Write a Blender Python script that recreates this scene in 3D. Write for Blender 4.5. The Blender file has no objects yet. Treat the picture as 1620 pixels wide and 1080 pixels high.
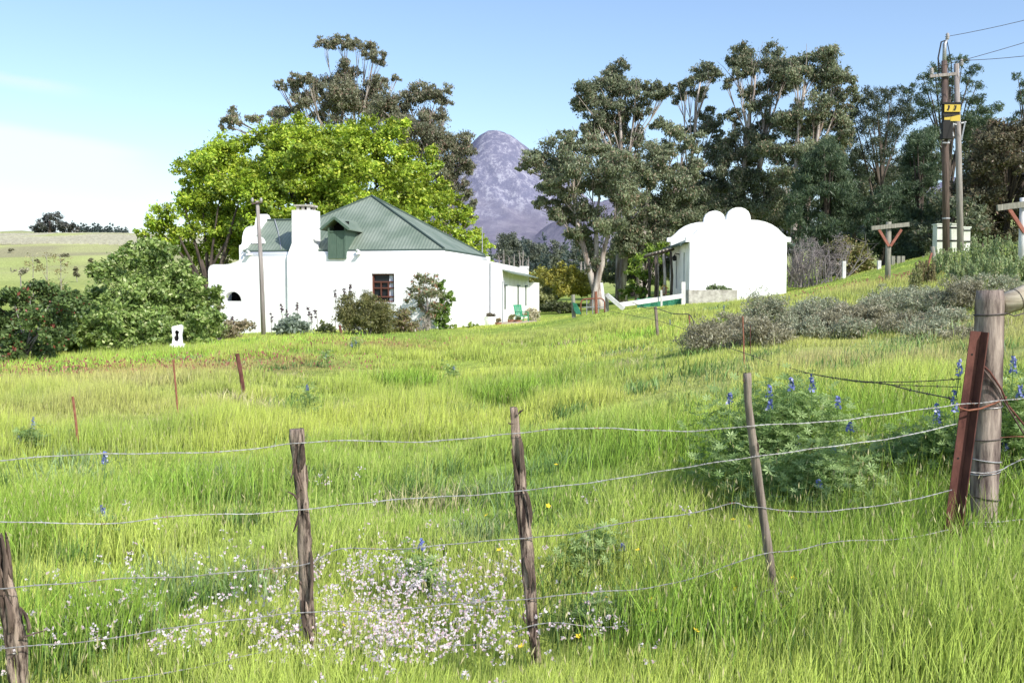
import bpy, math, random
import numpy as np
from mathutils import Vector, geometry
R = math.radians
rng = np.random.default_rng(11)
random.seed(5)
S = bpy.context.scene
COL = S.collection

# ------------------------------------------------------------------ camera
F = 1590.0
CZ = 1.9
PITCH = math.atan(80 / F)
cam = bpy.data.cameras.new("camera")
cam.sensor_width = 36
cam.lens = 36 * F / 1620
cam.clip_start = 0.05
cam.clip_end = 30000
co = bpy.data.objects.new("camera", cam)
co.location = (0, 0, CZ)
co.rotation_euler = (math.pi / 2 - PITCH, 0, 0)
COL.objects.link(co)
S.camera = co
S.view_settings.view_transform = 'Standard'
S.view_settings.look = 'None'
S.view_settings.exposure = 0
S.cycles.max_bounces = 6
S.cycles.diffuse_bounces = 3
S.cycles.transmission_bounces = 3
S.cycles.transparent_max_bounces = 4


def P(px, py, Y):
    """a point of the place seen in direction (px, py) at depth Y"""
    a = (px - 810) / F
    b = (540 - py) / F
    st, ct = math.sin(PITCH), math.cos(PITCH)
    d = (a, ct + b * st, -st + b * ct)
    k = Y / d[1]
    return Vector((d[0] * k, Y, CZ + d[2] * k))


# ------------------------------------------------------------------ terrain
_cp = [(20, 1100, 4.9), (490, 1062, 5.2), (830, 1052, 5.3), (1225, 982, 5.3), (1560, 885, 5.7), (1620, 868, 5.8),
       (125, 712, 13), (282, 676, 15), (388, 626, 19), (510, 547, 31), (810, 655, 15), (810, 590, 24), (800, 519, 42),
       (0, 580, 28), (150, 567, 30), (280, 552, 33), (345, 532, 42), (560, 524, 41), (728, 518, 43), (760, 514, 50),
       (860, 506, 58), (850, 512, 50), (920, 499, 44), (962, 492, 42), (1085, 482, 45), (1092, 487, 47), (1065, 480, 54), (1243, 466, 47.5), (1243, 462, 54),
       (1405, 445, 37), (1490, 402, 45), (1620, 392, 45), (1200, 545, 20), (1450, 540, 18.5), (1600, 547, 14.5), (1300, 592, 12.5), (1450, 500, 22), (1300, 510, 23), (1600, 495, 19),
       (1038, 533, 27), (1177, 586, 15), (1620, 432, 26), (1500, 448, 26),
       (860, 488, 76), (920, 440, 220), (800, 431, 350), (960, 430, 350), (1100, 425, 350),
       (30, 560, 45), (50, 445, 150), (50, 405, 260), (-250, 405, 260), (-250, 371, 420), (0, 371, 420), (200, 370, 420), (350, 380, 420), (450, 395, 420), (100, 376, 600), (100, 392, 1200), (600, 415, 420),
       (300, 500, 70), (500, 485, 75), (1300, 442, 62), (1500, 398, 62), (1650, 385, 62), (1500, 385, 200), (1640, 300, 280), (1300, 400, 250), (1300, 420, 900), (800, 430, 900), (1650, 380, 1200), (-250, 420, 2000), (800, 440, 2500), (1650, 420, 2500)]
_pts = [tuple(P(*c)) for c in _cp]
_pts += [(-8, 4, -0.2), (-3, 2.0, 0.05), (0, 1.0, 0.1), (3, 2.0, 0.35), (8, 4, 1.0), (-14, 10, -0.5), (12, 9, 1.9)]
_pts = np.array(_pts)


def _uv(x, y):
    y = np.maximum(y, 1.0)
    return np.clip(x / (y + 8), -1.1, 1.1) * 1.8, np.log(y + 8)


_U, _V = _uv(_pts[:, 0], _pts[:, 1])


def _phi(r2):
    return 0.5 * r2 * np.log(r2 + 1e-9)


_n = len(_pts)
# heights are fitted relative to the depth so that far hills do not ripple the near field
_ys = np.maximum(_pts[:, 1], 1) + 8
_W = _pts[:, 2] / _ys
_A = np.zeros((_n + 3, _n + 3))
_A[:_n, :_n] = _phi((_U[:, None] - _U) ** 2 + (_V[:, None] - _V) ** 2) + np.eye(_n) * 0.004
_A[:_n, _n:] = np.stack([np.ones(_n), _U, _V], 1)
_A[_n:, :_n] = _A[:_n, _n:].T
_c = np.linalg.solve(_A, np.concatenate([_W, np.zeros(3)]))


def Hn(x, y):
    x = np.asarray(x, float)
    y = np.asarray(y, float)
    sh = x.shape
    x = x.ravel()
    y = y.ravel()
    out = np.empty(len(x))
    for i in range(0, len(x), 60000):
        u, v = _uv(x[i:i + 60000], y[i:i + 60000])
        k = _phi((u[:, None] - _U) ** 2 + (v[:, None] - _V) ** 2)
        w = k @ _c[:_n] + _c[_n] + _c[_n + 1] * u + _c[_n + 2] * v
        out[i:i + 60000] = w * (np.maximum(y[i:i + 60000], 1) + 8)
    return out.reshape(sh)


def H(x, y):
    return float(Hn(np.array([x]), np.array([y]))[0])


def PG(px, Y):
    """ground point in the direction px at depth Y"""
    p = P(px, 460, Y)
    p.z = H(p.x, p.y)
    return p


# smooth value noise for numpy
_lat = rng.random((256, 256))


def vnoise(x, y):
    xi = np.floor(x).astype(int)
    yi = np.floor(y).astype(int)
    fx = x - xi
    fy = y - yi
    fx = fx * fx * (3 - 2 * fx)
    fy = fy * fy * (3 - 2 * fy)
    a = _lat[xi % 256, yi % 256]
    b = _lat[(xi + 1) % 256, yi % 256]
    c = _lat[xi % 256, (yi + 1) % 256]
    d = _lat[(xi + 1) % 256, (yi + 1) % 256]
    return (a * (1 - fx) + b * fx) * (1 - fy) + (c * (1 - fx) + d * fx) * fy


def fbm(x, y, o=4):
    s = 0
    a = 0.5
    for i in range(o):
        s = s + a * vnoise(x * 2 ** i + 17.3 * i, y * 2 ** i - 9.1 * i)
        a *= 0.5
    return s / (1 - 0.5 ** o)


# ------------------------------------------------------------------ materials
def nt(name):
    m = bpy.data.materials.new(name)
    m.use_nodes = True
    n = m.node_tree.nodes
    n.clear()
    out = n.new('ShaderNodeOutputMaterial')
    return m, n, m.node_tree.links, out


def solid(name, c, c2=None, scale=4.0, rough=0.8, stretch=(1, 1, 1), bump=0.0, detail=6, lo=0.35, hi=0.65, metal=0.0, coord='Object', bscale=None):
    m, n, l, out = nt(name)
    b = n.new('ShaderNodeBsdfPrincipled')
    b.inputs['Roughness'].default_value = rough
    b.inputs['Metallic'].default_value = metal
    b.inputs['Specular IOR Level'].default_value = 0.25
    l.new(b.outputs[0], out.inputs[0])
    b.inputs['Base Color'].default_value = (*c, 1)
    if c2 is not None or bump:
        tc = n.new('ShaderNodeTexCoord')
        mp = n.new('ShaderNodeMapping')
        mp.inputs['Scale'].default_value = stretch
        l.new(tc.outputs[coord], mp.inputs[0])
        no = n.new('ShaderNodeTexNoise')
        no.inputs['Scale'].default_value = scale
        no.inputs['Detail'].default_value = detail
        no.inputs['Roughness'].default_value = 0.65
        l.new(mp.outputs[0], no.inputs['Vector'])
        if c2 is not None:
            r = n.new('ShaderNodeValToRGB')
            r.color_ramp.elements[0].position = lo
            r.color_ramp.elements[1].position = hi
            r.color_ramp.elements[0].color = (*c, 1)
            r.color_ramp.elements[1].color = (*c2, 1)
            l.new(no.outputs['Fac'], r.inputs[0])
            l.new(r.outputs[0], b.inputs['Base Color'])
        if bump:
            bp = n.new('ShaderNodeBump')
            bp.inputs['Strength'].default_value = bump
            bp.inputs['Distance'].default_value = 0.02
            l.new(no.outputs['Fac'], bp.inputs['Height'])
            l.new(bp.outputs[0], b.inputs['Normal'])
    return m


def leafmat(name, trans=0.35, gloss=0.04, upk=0.0):
    m, n, l, out = nt(name)
    nrm = None
    if upk:
        ge = n.new('ShaderNodeNewGeometry')
        vm_ = n.new('ShaderNodeVectorMath')
        vm_.operation = 'MULTIPLY_ADD'
        vm_.inputs[1].default_value = (1 - upk,) * 3
        vm_.inputs[2].default_value = (0, 0, upk)
        l.new(ge.outputs['Normal'], vm_.inputs[0])
        nn_ = n.new('ShaderNodeVectorMath')
        nn_.operation = 'NORMALIZE'
        l.new(vm_.outputs[0], nn_.inputs[0])
        nrm = nn_.outputs[0]
    at = n.new('ShaderNodeAttribute')
    at.attribute_name = 'Col'
    d = n.new('ShaderNodeBsdfDiffuse')
    t = n.new('ShaderNodeBsdfTranslucent')
    hs = n.new('ShaderNodeHueSaturation')
    hs.inputs['Hue'].default_value = 0.485
    hs.inputs['Value'].default_value = 1.1
    l.new(at.outputs['Color'], d.inputs[0])
    l.new(at.outputs['Color'], hs.inputs['Color'])
    l.new(hs.outputs[0], t.inputs[0])
    mx = n.new('ShaderNodeMixShader')
    mx.inputs[0].default_value = trans
    if nrm:
        l.new(nrm, d.inputs['Normal'])
    l.new(d.outputs[0], mx.inputs[1])
    l.new(t.outputs[0], mx.inputs[2])
    if gloss:
        g = n.new('ShaderNodeBsdfGlossy')
        g.inputs['Roughness'].default_value = 0.45
        m2 = n.new('ShaderNodeMixShader')
        m2.inputs[0].default_value = gloss
        l.new(mx.outputs[0], m2.inputs[1])
        l.new(g.outputs[0], m2.inputs[2])
        l.new(m2.outputs[0], out.inputs[0])
    else:
        l.new(mx.outputs[0], out.inputs[0])
    return m


M = {}
M['leaf'] = leafmat('leaf', 0.32, 0.03)
M['blade'] = leafmat('grass_blade', 0.35, 0.02, 0.32)
M['white'] = solid('white_limewash', (0.74, 0.73, 0.71), (0.93, 0.925, 0.92), 1.1, 0.9, bump=0.2, lo=.33, hi=.56, detail=10)
M['shade_white'] = solid('white_sill', (0.75, 0.75, 0.76), rough=0.8)
M['concrete'] = solid('old_concrete', (0.30, 0.27, 0.23), (0.62, 0.58, 0.52), 3.5, 0.95, bump=0.4)
M['dark'] = solid('opening_shade', (0.012, 0.012, 0.013), rough=0.9)  # near-black colour standing in for shade inside openings
M['glass'] = solid('dark_glass', (0.02, 0.024, 0.028), rough=0.15)
M['brown_frame'] = solid('brown_paint', (0.13, 0.05, 0.035), rough=0.6)
M['curtain'] = solid('lace_curtain', (0.55, 0.56, 0.62), (0.75, 0.76, 0.82), 30, 0.9, stretch=(1, 1, 0.1))
M['green_paint'] = solid('green_paint', (0.075, 0.125, 0.09), (0.115, 0.165, 0.125), 6, 0.6, stretch=(6, 6, 0.6))
M['gutter'] = solid('grey_green_paint', (0.07, 0.10, 0.085), rough=0.6)
M['pipe'] = solid('pale_pipe', (0.38, 0.39, 0.42), rough=0.5)
M['steel'] = solid('galvanised_steel', (0.34, 0.34, 0.35), (0.52, 0.52, 0.53), 14, 0.45, metal=0.5)
M['wire'] = solid('galvanised_wire', (0.26, 0.245, 0.235), (0.52, 0.515, 0.51), 9, 0.45, metal=0.25)
M['wire_dull'] = solid('dull_wire', (0.19, 0.18, 0.175), (0.40, 0.395, 0.39), 9, 0.5, metal=0.2)
M['wire_dark'] = solid('weathered_wire', (0.045, 0.035, 0.03), (0.11, 0.09, 0.08), 9, 0.6)
M['rust'] = solid('rust', (0.07, 0.026, 0.022), (0.17, 0.068, 0.052), 14, 0.85, stretch=(1, 1, 0.4), bump=0.3)
M['rust_light'] = solid('light_rust', (0.20, 0.07, 0.04), (0.32, 0.14, 0.09), 14, 0.85)
M['bark_post'] = solid('bark_post', (0.04, 0.026, 0.022), (0.42, 0.32, 0.25), 13, 0.95, stretch=(2.6, 2.6, 0.42), bump=1.0, lo=0.42, hi=0.60, detail=9)
M['bark_strip'] = solid('bark_strip', (0.042, 0.028, 0.023), (0.19, 0.135, 0.105), 10, 0.95, stretch=(3, 3, 0.35), bump=0.8)
M['grey_post'] = solid('grey_post', (0.12, 0.09, 0.075), (0.33, 0.27, 0.22), 8, 0.95, stretch=(4, 4, 0.25), bump=0.7)
M['corner_wood'] = solid('corner_wood', (0.08, 0.055, 0.05), (0.46, 0.37, 0.31), 5.5, 0.9, stretch=(3.2, 3.2, 0.5), bump=0.7, lo=0.40, hi=0.66, detail=9)
M['log_pale'] = solid('pale_log', (0.42, 0.33, 0.23), (0.74, 0.64, 0.49), 5, 0.85, stretch=(0.5, 6, 6), bump=0.3)
M['pole'] = solid('dark_pole', (0.055, 0.04, 0.036), (0.19, 0.135, 0.115), 5, 0.9, stretch=(5, 5, 0.25))
M['pole_pale'] = solid('grey_pole', (0.21, 0.18, 0.17), (0.40, 0.36, 0.33), 5, 0.9, stretch=(5, 5, 0.25))
M['tpost'] = solid('grey_timber', (0.17, 0.165, 0.13), (0.36, 0.34, 0.28), 5, 0.9, stretch=(4, 4, 0.4))
M['white_wood'] = solid('whitewashed_wood', (0.55, 0.53, 0.50), (0.85, 0.83, 0.80), 6, 0.9, stretch=(1, 1, 0.4))
M['brace_red'] = solid('red_brace', (0.24, 0.085, 0.06), (0.34, 0.14, 0.10), 8, 0.85)
M['yellow'] = solid('yellow_plate', (0.55, 0.40, 0.06), rough=0.5)
M['black'] = solid('black_paint', (0.014, 0.013, 0.012), rough=0.6)
M['cabinet'] = solid('pale_cabinet', (0.60, 0.62, 0.52), (0.75, 0.76, 0.68), 2, 0.7)
M['ceramic'] = solid('insulator_ceramic', (0.35, 0.33, 0.32), rough=0.3)
M['terracotta'] = solid('terracotta', (0.32, 0.15, 0.09), (0.42, 0.22, 0.13), 6, 0.85)
M['chair'] = solid('green_plastic', (0.05, 0.30, 0.16), rough=0.5)
M['net'] = solid('green_netting', (0.02, 0.13, 0.07), (0.05, 0.22, 0.13), 12, 0.8)
M['paving'] = solid('paving', (0.35, 0.27, 0.22), (0.48, 0.40, 0.34), 2.5, 0.95)
M['euc_bark'] = solid('pale_smooth_bark', (0.20, 0.15, 0.12), (0.58, 0.51, 0.45), 1.2, 0.85, stretch=(2, 2, 0.35), lo=0.4, hi=0.6)
M['dark_bark'] = solid('dark_bark', (0.05, 0.04, 0.033), (0.14, 0.11, 0.09), 2.5, 0.95, stretch=(2, 2, 0.4))
M['twig'] = solid('grey_twig', (0.20, 0.17, 0.16), (0.36, 0.32, 0.31), 3, 0.95)
M['brown_twig'] = solid('brown_twig', (0.16, 0.13, 0.09), (0.33, 0.28, 0.20), 3, 0.95)
M['stem_green'] = solid('green_stem', (0.12, 0.20, 0.06), rough=0.8)
M['fruitwood'] = solid('yellow_board', (0.55, 0.36, 0.10), rough=0.8)


def roofmat():
    m, n, l, out = nt('corrugated_green_roof')
    b = n.new('ShaderNodeBsdfPrincipled')
    b.inputs['Roughness'].default_value = 0.55
    b.inputs['Specular IOR Level'].default_value = 0.3
    l.new(b.outputs[0], out.inputs[0])
    tc = n.new('ShaderNodeTexCoord')
    at = n.new('ShaderNodeAttribute')
    at.attribute_name = 'along'
    no = n.new('ShaderNodeTexNoise')
    no.inputs['Scale'].default_value = 0.9
    no.inputs['Detail'].default_value = 8
    l.new(tc.outputs['Object'], no.inputs['Vector'])
    r = n.new('ShaderNodeValToRGB')
    r.color_ramp.elements[0].position = 0.36
    r.color_ramp.elements[1].position = 0.66
    r.color_ramp.elements[0].color = (0.155, 0.20, 0.15, 1)
    r.color_ramp.elements[1].color = (0.245, 0.285, 0.23, 1)
    l.new(no.outputs['Fac'], r.inputs[0])
    sn = n.new('ShaderNodeMath')
    sn.operation = 'MULTIPLY'
    sn.inputs[1].default_value = 2 * math.pi / 0.15
    l.new(at.outputs['Fac'], sn.inputs[0])
    s2 = n.new('ShaderNodeMath')
    s2.operation = 'SINE'
    l.new(sn.outputs[0], s2.inputs[0])
    mp = n.new('ShaderNodeMapRange')
    mp.inputs[1].default_value = -1
    mp.inputs[2].default_value = 1
    mp.inputs[3].default_value = 0.9
    mp.inputs[4].default_value = 1.1
    l.new(s2.outputs[0], mp.inputs[0])
    mul = n.new('ShaderNodeVectorMath')
    mul.operation = 'SCALE'
    l.new(r.outputs[0], mul.inputs[0])
    l.new(mp.outputs[0], mul.inputs['Scale'])
    l.new(mul.outputs[0], b.inputs['Base Color'])
    bp = n.new('ShaderNodeBump')
    bp.inputs['Strength'].default_value = 0.3
    bp.inputs['Distance'].default_value = 0.02
    l.new(s2.outputs[0], bp.inputs['Height'])
    l.new(bp.outputs[0], b.inputs['Normal'])
    return m


M['roof'] = roofmat()


# ------------------------------------------------------------------ mesh helpers
class MB:
    def __init__(self):
        self.v = []
        self.f = []

    def add(self, vs, fs):
        k = len(self.v)
        self.v += [tuple(p) for p in vs]
        self.f += [tuple(i + k for i in f) for f in fs]
        return self

    def box(self, x0, x1, y0, y1, z0, z1):
        vs = [(x, y, z) for z in (z0, z1) for y in (y0, y1) for x in (x0, x1)]
        return self.add(vs, [(0, 2, 3, 1), (4, 5, 7, 6), (0, 1, 5, 4), (2, 6, 7, 3), (0, 4, 6, 2), (1, 3, 7, 5)])

    def bar(self, a, b, w, h, up=(0, 0, 1)):
        a = Vector(a)
        b = Vector(b)
        d = (b - a).normalized()
        s = d.cross(Vector(up))
        if s.length < 1e-4:
            s = d.cross(Vector((0, 1, 0)))
        s.normalize()
        t = s.cross(d)
        vs = []
        for p in (a, b):
            for i, j in ((-1, -1), (1, -1), (1, 1), (-1, 1)):
                vs.append(p + s * (i * w / 2) + t * (j * h / 2))
        return self.add(vs, [(3, 2, 1, 0), (4, 5, 6, 7), (0, 1, 5, 4), (1, 2, 6, 5), (2, 3, 7, 6), (3, 0, 4, 7)])

    def tube(self, pts, rad, n=6, caps=True, wob=0.0):
        pts = [Vector(p) for p in pts]
        m = len(pts)
        if not hasattr(rad, '__len__'):
            rad = [rad] * m
        ref = None
        rings = []
        for i, p in enumerate(pts):
            d = (pts[min(i + 1, m - 1)] - pts[max(i - 1, 0)])
            if d.length < 1e-9:
                d = Vector((0, 0, 1))
            d.normalize()
            if ref is None:
                ref = Vector((1, 0, 0)) if abs(d.x) < 0.8 else Vector((0, 1, 0))
            s = (ref - d * ref.dot(d))
            if s.length < 1e-6:
                s = d.orthogonal()
            s.normalize()
            ref = s
            t = d.cross(s)
            for k in range(n):
                a = 2 * math.pi * k / n
                r = rad[i] * (1 + (random.uniform(-wob, wob) if wob else 0))
                rings.append(p + s * (r * math.cos(a)) + t * (r * math.sin(a)))
        fs = []
        for i in range(m - 1):
            for k in range(n):
                k2 = (k + 1) % n
                fs.append((i * n + k, i * n + k2, (i + 1) * n + k2, (i + 1) * n + k))
        if caps:
            fs.append(tuple(reversed(range(n))))
            fs.append(tuple((m - 1) * n + k for k in range(n)))
        return self.add(rings, fs)

    def slab(self, outer, holes, f0, f1):
        """flat shape with holes: outline points (a, b); f0/f1 map them to the front and back faces"""
        loops = [outer] + list(holes)
        tris = geometry.tessellate_polygon([[Vector((a, b, 0)) for a, b in lp] for lp in loops])
        flat = [p for lp in loops for p in lp]
        n = len(flat)
        vs = [f0(a, b) for a, b in flat] + [f1(a, b) for a, b in flat]
        fs = [tuple(t) for t in tris] + [tuple(i + n for i in reversed(t)) for t in tris]
        k = 0
        for lp in loops:
            m = len(lp)
            for i in range(m):
                j = (i + 1) % m
                fs.append((k + i, k + j, k + j + n, k + i + n))
            k += m
        return self.add(vs, fs)

    def build(self, name, mat, parent=None, origin=None, smooth=False, fixn=True):
        o = Vector(origin) if origin is not None else Vector((0, 0, 0))
        me = bpy.data.meshes.new(name)
        me.from_pydata([tuple(Vector(p) - o) for p in self.v], [], self.f)
        if fixn:
            import bmesh
            bm = bmesh.new()
            bm.from_mesh(me)
            bmesh.ops.recalc_face_normals(bm, faces=bm.faces)
            bm.to_mesh(me)
            bm.free()
        me.materials.append(mat)
        if smooth:
            me.polygons.foreach_set('use_smooth', [True] * len(me.polygons))
        ob = bpy.data.objects.new(name, me)
        COL.objects.link(ob)
        if parent is not None:
            ob.parent = parent
        else:
            ob.location = o
        return ob


def tag(o, label=None, cat=None, group=None, kind=None):
    if label:
        o['label'] = label
    if cat:
        o['category'] = cat
    if group:
        o['group'] = group
    if kind:
        o['kind'] = kind
    return o


def thing(name, label, cat, loc=(0, 0, 0), rotz=0, group=None):
    o = bpy.data.objects.new(name, None)
    o.empty_display_size = 0.2
    COL.objects.link(o)
    o.location = loc
    o.rotation_euler = (0, 0, rotz)
    return tag(o, label, cat, group)


def copy_tree(o, parent=None):
    c = o.copy()
    COL.objects.link(c)
    c.parent = parent
    for ch in list(o.children):
        copy_tree(ch, c)
    return c


def npmesh(name, V, quads=None, tris=None, col=None, mat=None, parent=None, smooth=False):
    me = bpy.data.meshes.new(name)
    V = np.asarray(V, np.float32).reshape(-1, 3)
    me.vertices.add(len(V))
    me.vertices.foreach_set('co', V.ravel())
    nq = 0 if quads is None else len(quads)
    ntr = 0 if tris is None else len(tris)
    loops = []
    starts = []
    if nq:
        loops.append(np.asarray(quads, np.int32).ravel())
        starts.append(np.arange(nq, dtype=np.int32) * 4)
    if ntr:
        loops.append(np.asarray(tris, np.int32).ravel())
        starts.append(nq * 4 + np.arange(ntr, dtype=np.int32) * 3)
    loops = np.concatenate(loops)
    starts = np.concatenate(starts)
    me.loops.add(len(loops))
    me.loops.foreach_set('vertex_index', loops)
    me.polygons.add(len(starts))
    me.polygons.foreach_set('loop_start', starts)
    if smooth:
        me.polygons.foreach_set('use_smooth', np.ones(len(starts), bool))
    me.update(calc_edges=True)
    if col is not None:
        ca = me.color_attributes.new('Col', 'FLOAT_COLOR', 'POINT')
        c4 = np.ones((len(V), 4), np.float32)
        c4[:, :3] = np.asarray(col, np.float32).reshape(-1, 3)
        ca.data.foreach_set('color', c4.ravel())
    if mat:
        me.materials.append(mat)
    o = bpy.data.objects.new(name, me)
    COL.objects.link(o)
    if parent is not None:
        o.parent = parent
    return o


def unit(a):
    return a / (np.linalg.norm(a, axis=-1, keepdims=True) + 1e-9)


def leaf_quads(c, size, aspect=0.5, axis=None, hang=0.0, out=None, outw=0.0):
    """diamond leaves at centres c; hang pulls the long axis down, out/outw turn faces outwards"""
    n = len(c)
    a = rng.normal(size=(n, 3))
    a[:, 2] -= hang * 2
    a = unit(a)
    nr = rng.normal(size=(n, 3))
    if out is not None:
        nr = nr * (1 - outw) + out * outw * 1.8
    nr = unit(nr)
    b = unit(np.cross(nr, a))
    s = size * rng.uniform(0.6, 1.35, (n, 1)) * 0.5
    V = np.empty((n, 4, 3))
    V[:, 0] = c - a * s
    V[:, 1] = c + b * s * aspect - a * s * 0.1
    V[:, 2] = c + a * s
    V[:, 3] = c - b * s * aspect - a * s * 0.1
    return V.reshape(-1, 3)


def satellites(cl, n=2, k=.62, off=.95):
    out = list(cl)
    for c, r in cl:
        for q in range(n):
            d = unit(rng.normal(size=3)) * off * r
            out.append((Vector((c[0] + d[0], c[1] + d[1], c[2] + d[2] * .75)), r * k * rng.uniform(.8, 1.2)))
    return out


def clump_leaves(clumps, s, dens=22.0, nsub=8, flat=0.78, sub=0.3, hang=0.0, outw=0.5, aspect=0.5, cols=None, maxn=4200, tint=0.18):
    """clumps: (centre xyz, radius). Returns vertices, colours"""
    Vs = []
    Cs = []
    for (c, r) in clumps:
        n = int(min(maxn, max(14, 2.3 * dens * r * r / (s * s))))
        d = unit(rng.normal(size=(nsub, 3))) * (rng.random((nsub, 1)) ** 0.45) * r * 0.85
        d[:, 2] *= flat
        w = rng.uniform(0.6, 1.4, nsub)
        k = rng.choice(nsub, n, p=w / w.sum())
        off = rng.normal(size=(n, 3)) * r * sub * 0.66
        off[:, 2] *= 0.7
        pos = d[k] + off
        out = unit(pos + np.array([0, 0, r * 0.5]))
        V = leaf_quads(pos + np.array(c), s, aspect, hang=hang, out=out, outw=outw)
        Vs.append(V)
        subt = rng.uniform(1 - tint, 1 + tint, nsub)
        ct = rng.uniform(1 - tint * 0.6, 1 + tint * 0.6)
        mixv = np.clip(rng.beta(2, 2, n) + rng.normal(0, .12, nsub)[k], 0, 1)[:, None]
        ca = np.array(cols[0]) * (1 - mixv) + np.array(cols[1]) * mixv
        if len(cols) > 2:
            pick = rng.random(n) < (0.05 if cols[2][0] > 3 * cols[2][1] - .01 else 0.12)
            ca[pick] = np.array(cols[2])
        ca = ca * (subt[k] * ct)[:, None]
        Cs.append(np.repeat(ca, 4, 0))
    return np.concatenate(Vs), np.concatenate(Cs)


def leaf_object(name, V, C, parent, loc, mat=None):
    n = len(V) // 4
    return npmesh(name, V - np.array(loc), quads=np.arange(n * 4).reshape(n, 4), col=C, mat=mat or M['leaf'], parent=parent)


def bez(a, b, c, n):
    a, b, c = Vector(a), Vector(b), Vector(c)
    return [a * (1 - t) ** 2 + b * (2 * t * (1 - t)) + c * t * t for t in [i / (n - 1) for i in range(n)]]


def tree(name, label, cat, Y, basepx, clumps_px, cols, s=0.24, trunkr=0.28, bark='euc_bark', group=None, dens=22, hang=0.7, outw=0.35,
         spread=0.5, trunks=None, lean=0, sub=0.3, nsub=8, flat=0.78, aspect=0.42, yoff=None, branchk=1.0):
    base = PG(basepx, Y)
    base.z -= 0.1
    root = thing(name, label, cat, base, 0, group)
    cl = []
    xs = [c[0] for c in clumps_px]
    halfw = (max(xs) - min(xs)) / 2 / F * Y
    for i, c in enumerate(clumps_px):
        r = c[2] * 1.1 / F * Y
        dy = (rng.uniform(-1, 1) * spread * halfw)
        cl.append((P(c[0], c[1], Y + dy), r))
    mb = MB()
    if trunks is None:
        top = max(cl, key=lambda q: q[0].z)[0]
        mid = sum((q[0] for q in cl), Vector()) / len(cl)
        trunks = [Vector((mid.x * 0.5 + top.x * 0.5, base.y + (mid.y - base.y) * 0.5, base.z + (top.z - base.z) * 0.86))]
    else:
        trunks = [P(a, b, Y + rng.uniform(-.6, .6)) for a, b in trunks]
    paths = []
    for k, t in enumerate(trunks):
        b0 = base + Vector((rng.uniform(-.3, .3) * k, rng.uniform(-.3, .3) * k, 0))
        h = t.z - b0.z
        m1 = b0 + (t - b0) * 0.5 + Vector((rng.uniform(-.05, .05) * h, rng.uniform(-.05, .05) * h, 0))
        pth = bez(b0, m1 + (m1 - (b0 + t) / 2) * 0.5, t, 12)
        for j in range(1, 11):
            pth[j] = pth[j] + Vector((rng.uniform(-1, 1), rng.uniform(-1, 1), 0)) * h * 0.008
        tr = trunkr / (1 + 0.25 * (len(trunks) - 1))
        rad = [tr * (1.35 if j == 0 else 1) * (1 - 0.78 * j / 11) for j in range(12)]
        mb.tube(pth, rad, 8)
        paths.append((pth, rad))
    for (c, r) in cl:
        # nearest trunk, attach lower down
        best = min(paths, key=lambda q: min((Vector((p.x - c.x, p.y - c.y, 0))).length for p in q[0]))
        pth, rad = best
        zt = base.z + (c.z - base.z) * rng.uniform(0.55, 0.8)
        j = min(range(len(pth)), key=lambda q: abs(pth[q].z - zt))
        j = max(2, min(j, 10))
        a = pth[j]
        L = (c - a).length
        m = a + (c - a) * 0.5 + Vector((rng.uniform(-.1, .1) * L, rng.uniform(-.1, .1) * L, -0.06 * L if c.z - a.z > 0.3 * L else 0.1 * L))
        pb = bez(a, m, c, 6)
        r0 = min(rad[j] * 0.6, 0.014 + 0.015 * L) * branchk
        mb.tube(pb, [r0 * (1 - 0.75 * q / 5) for q in range(6)], 5, caps=False)
        for q in range(4):
            e = c + Vector(rng.normal(size=3)) * r * 0.55
            mb.tube(bez(pb[3], (pb[4] + e) / 2 + Vector(rng.normal(size=3)) * r * .12, e, 4), [r0 * .42, r0 * .32, r0 * .22, r0 * .12], 4, caps=False)
    mb.build('trunk', M[bark], root, base, smooth=True, fixn=False)
    V, C = clump_leaves([(tuple(c), r) for c, r in satellites(cl, 3, .62, 1.05)], s, dens, nsub, flat, sub, hang, outw, aspect, cols)
    leaf_object('crown', V, C, root, base)
    return root


def ell_clumps(px, py, rx, ry, n, r, Y, depth=None, jitter=0.25, lower=-1.0):
    """clumps spread through an ellipsoid crown; returns [(centre, radius)] in metres"""
    c = P(px, py, Y)
    rx, ry, r = rx / F * Y, ry / F * Y, r / F * Y
    dz = depth if depth else rx
    out = []
    for i in range(n):
        # fibonacci-like directions, near the shell
        d = unit(rng.normal(size=3))
        if d[2] < lower:
            d[2] = -d[2]
        k = rng.uniform(0.45, 1.0) ** 0.6
        out.append((Vector((c.x + d[0] * rx * k, c.y + d[1] * dz * k, c.z + d[2] * ry * k)), r * rng.uniform(1 - jitter, 1 + jitter)))
    return out


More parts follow.
